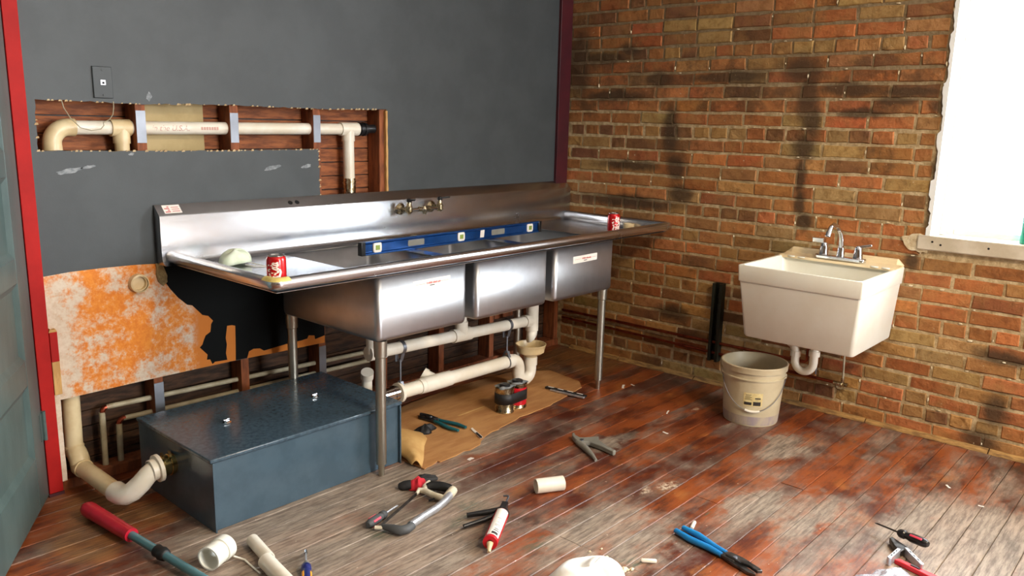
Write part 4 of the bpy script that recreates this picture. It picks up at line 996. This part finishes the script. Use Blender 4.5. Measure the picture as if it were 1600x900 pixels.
obj('strap', G().tube([(.035, -.038, .006), (.07, -.07, .003), (.115, -.075, .002), (.10, -.05, .002), (.05, -.01, .010)], .0022, 6), 'cloth', mk)
cr = thing('pipe_ring', 'cream plastic ring lying on the drainboard beside the far soda can', 'ring', (-.105, -.552, DZ))
obj('ring', G().lathe([(0, .026), (0, .032), (.026, .032), (.026, .026), (0, .026)], 24), 'pvc_old', cr)

# ------------------------------------------------------------------ cardboard and things on it
CARD = [(-1.9, -.70), (-1.899, -.814), (-1.881, -.807), (-1.848, -.806), (-1.807, -.792), (-1.805, -.807), (-1.767, -.806), (-1.71, -.806), (-1.652, -.795), (-1.629, -.807), (-1.553, -.794), (-1.514, -.764), (-1.456, -.74), (-1.407, -.729), (-1.361, -.731), (-1.351, -.722), (-1.225, -.707), (-1.172, -.692), (-1.111, -.698), (-1.043, -.695), (-.942, -.695), (-.903, -.682), (-.828, -.673), (-.600, -.632), (-.53, -.563), (-.492, -.326), (-.669, -.189), (-1.046, -.156), (-1.432, -.184), (-1.62, -.22), (-1.70, -.36), (-1.90, -.40)]
cbd = thing('cardboard_sheet', 'flattened torn brown cardboard sheet on the floor under the sink', 'cardboard', (-1.3, -.5, 0))
obj('sheet', G().prism(CARD, .001, .0055), 'card', cbd, 0, world=True)
obj('crease', G().bar((-1.38, -.478, .0052), (-1.19, -.475, .0052), .008, .002), 'cardpale', cbd, world=True, bevel=.001)
fl = [(-1.902, -.801), (-1.84, -.744), (-1.759, -.656), (-1.685, -.595), (-1.657, -.517), (-1.692, -.483)]
rl = [(-1.925, -.765), (-1.90, -.70), (-1.90, -.62), (-1.90, -.56), (-1.90, -.49), (-1.90, -.46)]
def flap(u, v):
    k = u * (len(fl) - 1); i = min(int(k), len(fl) - 2); f = k - i
    a = Vector(fl[i]).lerp(Vector(fl[i + 1]), f); b = Vector(rl[i]).lerp(Vector(rl[i + 1]), f); p = b.lerp(a, v)
    return (p.x, p.y, .007 + .052 * math.sin(min(1, v * 1.05) * PI * .86 + .3) * (.55 + .45 * u))
o = obj('curled_flap', G().grid(flap, 12, 8), 'cardpale', cbd, 60, world=True, solid=.003); o['label'] = 'paler flap curling up at the corner'
obj('torn_bit', G().prism([(-1.447, -.64), (-1.462, -.645), (-1.508, -.75), (-1.492, -.752)], .0056, .010), 'paper', cbd, 0, world=True)
obj('torn_black_bit', G().prism([(-1.476, -.70), (-1.486, -.70), (-1.512, -.757), (-1.500, -.757)], .010, .013), 'rubber', cbd, 0, world=True)  # black piece on the white torn bit
bp = thing('black_scrap', 'crumpled dark plastic scrap by the curled cardboard flap', 'scrap', (-1.625, -.515, .0064))
def crump(rx, ry, h, seed):
    rr = random.Random(seed); ph = [rr.uniform(0, 6) for _ in range(6)]
    def f(u, v):
        q = 2 * PI * u; r = v; k = 1 + .22 * math.sin(3 * q + ph[0]) + .14 * math.sin(5 * q + ph[1])
        return (rx * r * k * math.cos(q), ry * r * k * math.sin(q), .001 + h * (1 - r ** 2) * (1 + .35 * math.sin(4 * q + ph[2]) * r) + .12 * h * math.sin(9 * r + 2 * q + ph[3]) * (1 - r) )
    return G().grid(f, 24, 7)
obj('scrap', crump(.05, .035, .03, 3), 'rubber', bp, 40, solid=.0015)

def can_pair():
    t = thing('cement_cans', 'two small solvent cans bound together with black tape on the cardboard', 'cans', (-1.13, -.59, .0056))
    for i, (x, y, lab) in enumerate(((-.040, .002, 0), (.054, .004, 1))):
        h = .128
        b = obj('can', G().lathe([(0, .046), (0, .049), (.004, .0495), (.006, .048), (h - .012, .048), (h - .008, .0495), (h - .002, .0495), (h, .046), (h - .006, .044), (h - .004, .03)], 28, (x, y, 0)), 'oldchrome', t, 40)
        if lab: obj('red_label', G().lathe([(.02, .0483), (h - .02, .0483)], 28, (x, y, 0)), 'redplastic', b, 60)
        obj('cap', G().lathe([(h - .006, .028), (h + .010, .027), (h + .012, .022), (h + .008, 0)], 20, (x, y, 0)), 'blackmetal', b)
        obj('dried_spill', crump(.046, .044, .010, 11 + i), 'scuff', b, 50).location = (x, y, h - .004)
    pts = []
    for cx, cy, a0, a1 in ((-.040, .002, 91, 271), (.054, .004, -89, 91)):
        for i in range(15):
            q = math.radians(a0 + (a1 - a0) * i / 14); pts.append((cx + .0492 * math.cos(q), cy + .0492 * math.sin(q)))
    n = len(pts); g = G(); vs = [(x, y, z) for z in (.046, .098) for x, y in pts]
    g.add(vs, [(i, (i + 1) % n, n + (i + 1) % n, n + i) for i in range(n)])
    obj('tape_band', g, 'rubber', t, 60, solid=.0015)
can_pair()

def pliers(name, label, loc, rz, L, grip, head, wide=.022, spread=.02, slot=True, jaw=1, gr=1):
    """slip-joint pliers lying flat: handles at x=0, head at x=L"""
    t = thing(name, label, 'pliers', loc, (0, 0, math.radians(rz)))
    hx = L * .70
    for s in (-1, 1):
        pts = [(0, s * (spread + .006), .011), (L * .2, s * (spread + .010), .011), (L * .42, s * spread * .9, .011), (L * .58, s * spread * .4 + s * .006, .011)]
        obj('handle_grip', G().tube(pts, [.008 * gr, .0105 * gr, .010 * gr, .008 * gr], 12, flat=.8), grip, t, 60)
        obj('arm', G().bar((L * .55, s * .010, .011), (hx + .01, s * .006, .011), .018, .010), head, t, bevel=.002)
    pl = [(hx - .03, -wide * .75), (hx + .02, -wide), (L - .015, -wide * .7), (L, -wide * .1 - .01), (L - .008, .004), (L - .045, -.002), (hx + .02, .010), (hx - .03, .008)]
    obj('fixed_jaw', G().prism([(x, y * jaw) for x, y in pl], .009, .0205), head, t, bevel=.002)
    p2 = [(hx - .03, wide * .7), (hx + .01, wide * .9), (L - .03, wide * 1.0), (L - .006, wide * .55), (L - .012, .008), (L - .045, .004), (hx + .02, -.006), (hx - .03, -.006)]
    obj('sliding_jaw', G().prism([(x, y * jaw) for x, y in p2], .0015, .0125), head, t, bevel=.002)
    obj('pivot_bolt', G().lathe([(.020, .008), (.0235, .007), (.024, 0)], 12, (hx + .004, 0, 0)), 'galv', t)
    if slot: obj('adjust_slot', G().bar((hx - .02, -.003, .0208), (hx + .035, -.010, .0208), .005, .0008), 'hole', t)
    return t
def bearing(a, b): return math.degrees(math.atan2(b[1] - a[1], b[0] - a[0]))
pliers('slip_joint_pliers', 'dark teal handled slip joint pliers lying on the cardboard', (-1.505, -.632, .0058), bearing((-1.505, -.632), (-1.525, -.354)), .275, 'tealgrip', 'blackmetal')
pliers('slip_joint_pliers', 'bright blue handled slip joint pliers on the bare floor boards', (-1.612, -1.828, .0005), bearing((-1.612, -1.828), (-1.688, -2.16)), .345, 'bluegrip', 'toolsteel', .024, .013, jaw=-1, gr=1.25)

sm = thing('slotted_strip', 'black and silver slotted metal strip by the cardboard edge', 'strip', (-.771, -.525, .007), (0, 0, math.radians(bearing((-.771, -.525), (-.740, -.744)))))
obj('black_rail', G().box(-.01, .235, .004, .024, 0, .012), 'blackmetal', sm, bevel=.002)
obj('silver_rail', G().box(.03, .235, -.014, .002, 0, .009), 'alu', sm, bevel=.002)
for i in range(4): obj('slot', G().box(.005 + .058 * i, .04 + .058 * i, .010, .019, .0119, .0126), 'paper', sm)

# ------------------------------------------------------------------ tools and scraps on the floor
def driver(name, label, a, b, za, zb, hl, mats, rad=.0165, shaft=.0035, tip='flat'):
    """screwdriver from butt a to tip b"""
    A, B = Vector((a[0], a[1], za)), Vector((b[0], b[1], zb)); d = B - A; L = d.length
    t = thing(name, label, 'screwdriver', A, Vector((d.x, d.y, d.z)).to_track_quat('X', 'Z').to_euler())
    r = rad
    obj('handle', G().lathe([(0, 0), (.001, r * .55), (.008, r * .85), (.02, r), (hl * .55, r), (hl * .68, r * .78), (hl * .74, r * .78), (hl * .78, r * .98), (hl * .92, r * .95), (hl, r * .6), (hl, 0)], 16, (0, 0, 0), (1, 0, 0)), mats[0], t)
    for q in (.9, 2.6, 4.4):
        c, s_ = math.cos(q), math.sin(q)
        obj('grip_inlay', G().bar((.018, c * r * .90, s_ * r * .90), (hl * .56, c * r * .90, s_ * r * .90), .008, .0055, up=(0, c, s_)), mats[1], t, bevel=.0015)
    obj('shaft', G().lathe([(hl - .005, shaft), (L - .018, shaft), (L - .006, shaft * .9)], 10, (0, 0, 0), (1, 0, 0)).box(L - .016, L, -shaft * 1.15, shaft * 1.15, -.0009, .0009), mats[2], t)
    return t
driver('screwdriver', 'grey screwdriver with pink inlay lying beside the hacksaw blade', (-2.364, -1.038), (-2.190, -.991), .017, .012, .105, ('grip', 'pink', 'alu'))
driver('screwdriver', 'black screwdriver with pink inlay resting across the silver multi-tool', (-1.186, -2.520), (-1.118, -2.330), .052, .034, .112, ('blackmetal', 'pink', 'toolsteel'), .016, .0032)
nd = driver('nut_driver', 'navy and amber handled driver pointing away beside the short pipes', (-2.728, -1.21), (-2.606, -1.024), .017, .014, .13, ('navy', 'yellow', 'alu'), .0165, .003)
obj('ferrule', G().lathe([(.115, .013), (.13, .0125), (.15, .006), (.15, 0)], 14, (0, 0, 0), (1, 0, 0)), 'clampgrey', nd)
obj('bit_tip', G().lathe([(.205, .0055), (.219, .0055), (.2195, 0)], 10, (0, 0, 0), (1, 0, 0)), 'chrome', nd)

hs = thing('hacksaw', 'white and black framed hacksaw lying flat by the red glove', 'hacksaw', (-2.16, -1.06, .001))
obj('frame_tube', G().tube([(-2.268, -1.150, .021), (-2.20, -1.135, .021), (-2.12, -1.122, .021), (-2.06, -1.104, .021), (-2.015, -1.082, .021)], [.0125, .0125, .013, .0135, .015], 14, flat=1.15), 'alu', hs, 60, world=True)
obj('front_arm', G().tube([(-2.262, -1.155, .020), (-2.288, -1.160, .020), (-2.310, -1.152, .019), (-2.322, -1.118, .018), (-2.330, -1.078, .014)], [.0145, .0160, .0160, .0145, .009], 12), 'grip', hs, 60, world=True)
obj('front_toe', G().tube([(-2.334, -1.082, .012), (-2.352, -1.062, .012)], .007, 8), 'offwhite', hs, world=True)
g = G(); g.tube([(-2.050, -1.090, .020), (-2.010, -1.078, .022), (-1.978, -1.062, .022), (-1.966, -1.045, .022)], [.013, .018, .018, .010], 12)
g.tube([(-2.045, -1.090, .020), (-2.052, -1.03, .019), (-2.050, -.985, .019), (-2.060, -.962, .017), (-2.082, -.972, .013)], [.013, .012, .012, .011, .006], 12)
g.tube([(-2.050, -.985, .019), (-2.030, -.960, .020), (-2.002, -.944, .020), (-1.985, -.938, .020)], [.011, .010, .008, .006], 10)
obj('handle_frame', g, 'offwhite', hs, 60, world=True)
obj('hand_grip', G().tube([(-2.024, -.968, .021), (-2.005, -.975, .023), (-1.985, -1.01, .023), (-1.975, -1.04, .022), (-1.972, -1.052, .021)], [.013, .018, .0185, .017, .012], 14), 'rubber', hs, 60, world=True)
obj('blade', G().bar((-2.345, -1.070, .011), (-2.078, -.972, .013), .0012, .013), 'toolsteel', hs, 0, world=True)
obj('tension_lever', G().bar((-2.085, -1.045, .012), (-2.050, -1.05, .014), .006, .005), 'blackmetal', hs, world=True)

gl = thing('work_glove', 'crumpled red and black work glove against the hacksaw handle', 'glove', (-2.02, -.905, 0))
obj('palm', crump(.045, .034, .038, 21), 'red_knit', gl, 50, solid=.0015).location = (-.005, -.01, .001)
for i, (dx, dy) in enumerate(((.075, .006), (.085, -.010), (.080, -.024), (.058, .022))):
    obj('finger', G().tube([(.015 + dx * .1, dy * .6, .020), (dx * .6, dy, .026 - .002 * i), (dx, dy * 1.1, .016)], [.010, .0105, .008], 10), 'black_knit', gl, 60)
obj('cuff', G().tube([(-.03, .0, .016), (-.052, .018, .014), (-.06, .034, .010)], [.020, .019, .012], 12), 'black_knit', gl, 60)

ck = thing('caulk_gun', 'black caulk gun loaded with a red and white sealant tube', 'caulk gun', (-2.168, -1.437, .0275), (0, 0, math.radians(bearing((-2.171, -1.439), (-1.945, -1.300)))))
tb = obj('cartridge', G().lathe([(0, .010), (0, .025), (.004, .0258), (.008, .0252), (.205, .0252), (.206, 0)], 28, (0, 0, 0), (1, 0, 0)), 'redplastic', ck, 40)
obj('cartridge_label', G().grid(lambda u, v: (.014 + .185 * u, .02555 * math.cos(math.radians(20 + 105 * v)) * -1, .02555 * math.sin(math.radians(20 + 105 * v))), 8, 10), 'paper', tb, 60)
g = G()
for (u0, u1, a0, a1) in ((.020, .034, 40, 92), (.042, .047, 38, 84), (.053, .057, 45, 80), (.075, .077, 40, 90), (.082, .084, 40, 90), (.100, .102, 40, 80), (.128, .130, 50, 90)):
    g.grid(lambda u, v: (u0 + (u1 - u0) * u, -.0258 * math.cos(math.radians(a0 + (a1 - a0) * v)), .0258 * math.sin(math.radians(a0 + (a1 - a0) * v))), 1, 6)
obj('label_print', g, 'ink', tb, 60)
obj('nozzle', G().lathe([(0, .0115), (-.004, .011), (-.012, .0085), (-.036, .0050), (-.036, .002)], 14, (0, 0, -.002), Vector((1, .10, .38))), 'pvc_old', tb)
fr = obj('gun_frame', G().lathe([(.200, .0268), (.212, .0268), (.214, .02), (.214, 0)], 22, (0, 0, 0), (1, 0, 0)).bar((.212, 0, .006), (.268, 0, .004), .022, .030).bar((.004, 0, -.0262), (.205, 0, -.0262), .020, .0016), 'blackmetal', ck, bevel=.002)
obj('push_rod', G().tube([(.20, 0, .006), (.335, 0, .006), (.340, .004, .006), (.340, .02, .003)], .0038, 8), 'galv', fr)
obj('fixed_handle', G().tube([(.235, .012, .0), (.215, .06, -.006), (.19, .125, -.012)], [.011, .011, .009], 10), 'blackmetal', ck, 60)
obj('trigger', G().tube([(.215, .012, -.004), (.17, .055, -.010), (.115, .118, -.015)], [.009, .009, .0075], 10), 'blackmetal', ck, 60)

gc = thing('spring_clamp', 'grey plastic spring clamp lying open on the red floor boards', 'clamp', (-1.225, -1.12, 0.0005))
obj('broad_handle', G().prism([(-1.196, -1.028), (-1.222, -1.048), (-1.246, -1.085), (-1.250, -1.120), (-1.225, -1.150), (-1.228, -1.215), (-1.240, -1.285), (-1.222, -1.288), (-1.205, -1.225), (-1.178, -1.165), (-1.145, -1.140), (-1.178, -1.118), (-1.214, -1.088), (-1.208, -1.058), (-1.188, -1.036)], .004, .026), 'clampgrey', gc, world=True, bevel=.004)
obj('slim_handle', G().tube([(-1.245, -1.098, .014), (-1.268, -1.150, .015), (-1.288, -1.185, .015), (-1.318, -1.235, .013), (-1.340, -1.268, .010)], [.013, .0145, .013, .009, .006], 12), 'clampgrey', gc, 60, world=True)
obj('pivot_pin', G().lathe([(.004, .009), (.030, .009), (.031, 0)], 12, (-1.238, -1.115, 0)), 'galv', gc, world=True)

def pipe_piece(name, label, a, b, r, mt='pvc', wall=.004, cat='pipe'):
    A, B = Vector((a[0], a[1], r)), Vector((b[0], b[1], r)); L = (B - A).length
    t = thing(name, label, cat, A, (B - A).to_track_quat('X', 'Z').to_euler())
    obj('tube', G().lathe([(0, r), (L, r), (L, r - wall), (0, r - wall), (0, r)], 28, (0, 0, 0), (1, 0, 0)), mt, t)
    return t
pipe_piece('pipe_offcut', 'short white plastic pipe offcut alone on the brown boards', (-1.738, -1.272), (-1.640, -1.328), .0285, 'pvc')
pipe_piece('pipe_offcut', 'slim cream pipe offcut lying nearest the blue trap corner', (-2.697, -.852), (-2.722, -.992), .0205, 'pvc')
pipe_piece('pipe_offcut', 'thicker cream pipe offcut touching the end of the slim one', (-2.740, -1.005), (-2.765, -1.17), .0255, 'pvc')
pc = thing('pipe_coupling', 'bright white plastic pipe coupling with raised ring by the teal handle', 'coupling', (-2.872, -.892, .040), (0, 0, math.radians(24)))
obj('socket', G().lathe([(0, .034), (0, .039), (.045, .038), (.046, .036), (.054, .036), (.055, .040), (.088, .040), (.09, .036), (.09, .031), (.05, .029), (.0, .034)], 30, (0, 0, 0), (1, 0, 0)), 'tub', pc)
obj('tie_strip', G().tube([(.07, -.040, -.02), (.085, -.07, -.034), (.06, -.12, -.038), (.04, -.16, -.038)], .003, 6), 'tub', pc)

ch = thing('bolt_cutter', 'long teal tube handle with red vinyl grip and black tape, near the door', 'cutter', (-2.985, -.33, 0))
H0, H1, H2, H3 = Vector((-2.996, -.262, .034)), Vector((-2.966, -.560, .031)), Vector((-2.948, -.735, .029)), Vector((-2.905, -1.16, .024))
dd = (H1 - H0).normalized()
obj('vinyl_grip', G().tube([H0, H0 + dd * .004, H0 + dd * .02, H0 + dd * .06, H0 + dd * .15, H1], [.012, .023, .0275, .0265, .0255, .0235], 18), 'wine', ch, 60, world=True)
obj('handle_tube', G().tube([H1 - dd * .02, H2, H3], .0135, 16), 'tealmetal', ch, 60, world=True)
d2 = (H2 - H1).normalized()
obj('tape_wrap', G().tube([H2 - d2 * .030, H2 - d2 * .024, H2 - d2 * .008, H2 + d2 * .004, H2 + d2 * .022, H2 + d2 * .028], [.014, .0205, .0185, .0225, .0195, .0145], 16), 'rubber', ch, 60, world=True)

cl = thing('white_rag', 'crumpled bright white rag on the floor among plaster crumbs', 'rag', (-2.105, -1.80, 0))
def ragf(u, v):
    q = 2 * PI * u; k = 1 + .10 * math.sin(3 * q + .6) + .05 * math.sin(5 * q + 1)
    return (.15 * v * k * math.cos(q), .135 * v * k * math.sin(q), .001 + .062 * max(0, 1 - v ** 3) * (1 + .22 * math.sin(2 * q + 1.2) * v) + .012 * math.sin(6 * v + 2 * q) * v * (1 - v) * 4)
obj('cloth', G().grid(ragf, 40, 12), 'cloth', cl, 60, solid=.002)
for i, (x, y, s) in enumerate(((-1.931, -1.743, .007), (-1.949, -1.792, .011), (-1.954, -1.831, .014), (-1.943, -1.683, .006), (-1.935, -1.845, .008), (-1.90, -1.70, .005))):
    tag(put('plaster_crumb', crump(s, s * .8, s * .7, 40 + i).mesh('plaster_crumb', 'plasterwhite', 40), None, (x, y, 0)), ('rounded pale crumb above the white rag on the dark saw cut', 'pale crumb just off the rag, third largest of the crumbs', 'largest pale plaster crumb beside the white rag', 'small pale crumb farthest up from the white rag', 'pale crumb nearest the picture bottom beside the rag', 'tiniest pale crumb standing apart from the white rag')[i], 'crumb', 'plaster crumbs by the white rag')
for (x, y, a, L, lab) in ((-1.545, -1.845, 18, .052, 'white chalk-like plug behind the blue plier handles'), (-1.862, -1.862, -52, .050, 'white chalk-like plug in the board gap near the white rag')):
    p = thing('foam_plug', lab, 'plug', (x, y, .0075), (0, 0, math.radians(a)))
    obj('plug', G().lathe([(-L / 2, 0), (-L / 2, .005), (-L / 2 + .003, .0068), (L / 2 - .004, .0072), (L / 2, .005), (L / 2, 0)], 14, (0, 0, 0), (1, 0, 0)), 'pvc', p)
for i, (x, y, a, wx, wy) in enumerate(((-.42, -.78, 30, .06, .014), (-.36, -.80, 70, .03, .01), (-.592, -1.163, 20, .05, .008), (-.84, -1.30, 80, .03, .012), (-.52, -2.42, 40, .03, .01), (-.62, -2.56, 100, .02, .008), (-1.69, -.87, 10, .03, .018))):
    g = G(); c = [(wx * u, wy * v) for u, v in ((-.5, -.5), (-.1, -.3), (.5, -.5), (.45, .4), (0, .5), (-.5, .4))]; g.prism(c, .0008, .0022)
    tag(put('paper_scrap', g.mesh('paper_scrap', 'paper', 0), None, (x, y, .0), (0, 0, math.radians(a))), ('longest pale paper sliver on the boards behind the far sink leg', 'short pale scrap by the sliver behind the far sink leg', 'narrow pale sliver on red boards between bucket and grey clamp', 'small pale scrap between the grey clamp and the bucket', 'pale scrap near the brick wall foot below the window', 'tiniest pale scrap on the boards below the window', 'white scrap at the torn cardboard edge near the hacksaw')[i], 'scrap', 'paper scraps on the floor')

mt_ = thing('multi_tool', 'open silver folding multi-tool under the black screwdriver', 'multi-tool', (-1.235, -2.46, .001))
def leaf(a, b, w_=.013):
    a = Vector(a); b = Vector(b); h = obj('handle_leg', G().bar(a, b, w_, .028).lathe([(-.014, w_ * .62), (.014, w_ * .62), (.014, 0)], 12, b), 'alu', mt_, world=True, bevel=.002)
    for k in (.3, .55, .8):
        p = a.lerp(b, k); obj('slot', G().bar(p - (b - a) * .06 + Vector((0, 0, .0141)), p + (b - a) * .06 + Vector((0, 0, .0141)), .004, .0006), 'hole', h, world=True)
leaf((-1.238, -2.446, .016), (-1.318, -2.440, .016)); leaf((-1.215, -2.460, .016), (-1.285, -2.528, .016))
obj('tool_head', G().prism([(-1.245, -2.452), (-1.205, -2.468), (-1.186, -2.440), (-1.160, -2.40), (-1.175, -2.395), (-1.222, -2.425)], .006, .026), 'toolsteel', mt_, world=True, bevel=.003)
rk = thing('utility_knife', 'bright red flat utility knife half under the clear bag', 'knife', (-1.288, -2.452, .0008), (0, 0, math.radians(bearing((-1.288, -2.452), (-1.322, -2.58)))))
obj('body', G().prism([(0, -.010), (.004, .010), (.15, .020), (.16, -.010)], 0, .016), 'redplastic', rk, bevel=.003)
obj('slider', G().bar((.05, .003, .0175), (.08, .004, .0175), .008, .003), 'blackmetal', rk)
bgt = thing('plastic_bag', 'crumpled clear plastic bag with blue print near the red knife', 'bag', (-1.46, -2.50, 0))
def bagf(u, v):
    q = 2 * PI * u; k = 1 + .12 * math.sin(4 * q + .4) + .07 * math.sin(9 * q)
    return (.13 * v * k * math.cos(q), .105 * v * k * math.sin(q), .001 + .032 * (1 - v * v) * (1 + .3 * math.sin(3 * q) * v) + .008 * math.sin(11 * v + 3 * q) * (1 - v) * v * 4)
bb = obj('film', G().grid(bagf, 36, 10), 'bag', bgt, 30, solid=.0006)
g = G()
for i in range(5): g.grid(lambda u, v: tuple(Vector(bagf(.30 + .02 * i + .012 * u, .45 + .2 * v)) + Vector((0, 0, .0012))), 1, 4)
obj('blue_print', g, 'navy', bb, 0)
gb = thing('green_bottle', 'teal green bottle on the window sill at the picture edge', 'bottle', (.05, -2.476, WZ0))
obj('bottle_body', G().lathe([(0, 0), (0, .03), (.003, .0325), (.13, .0325), (.15, .028), (.165, .013), (.19, .012)], 24), 'tealglass', gb)
obj('bottle_cap', G().lathe([(.185, .014), (.205, .014), (.206, 0)], 18), 'white', gb)
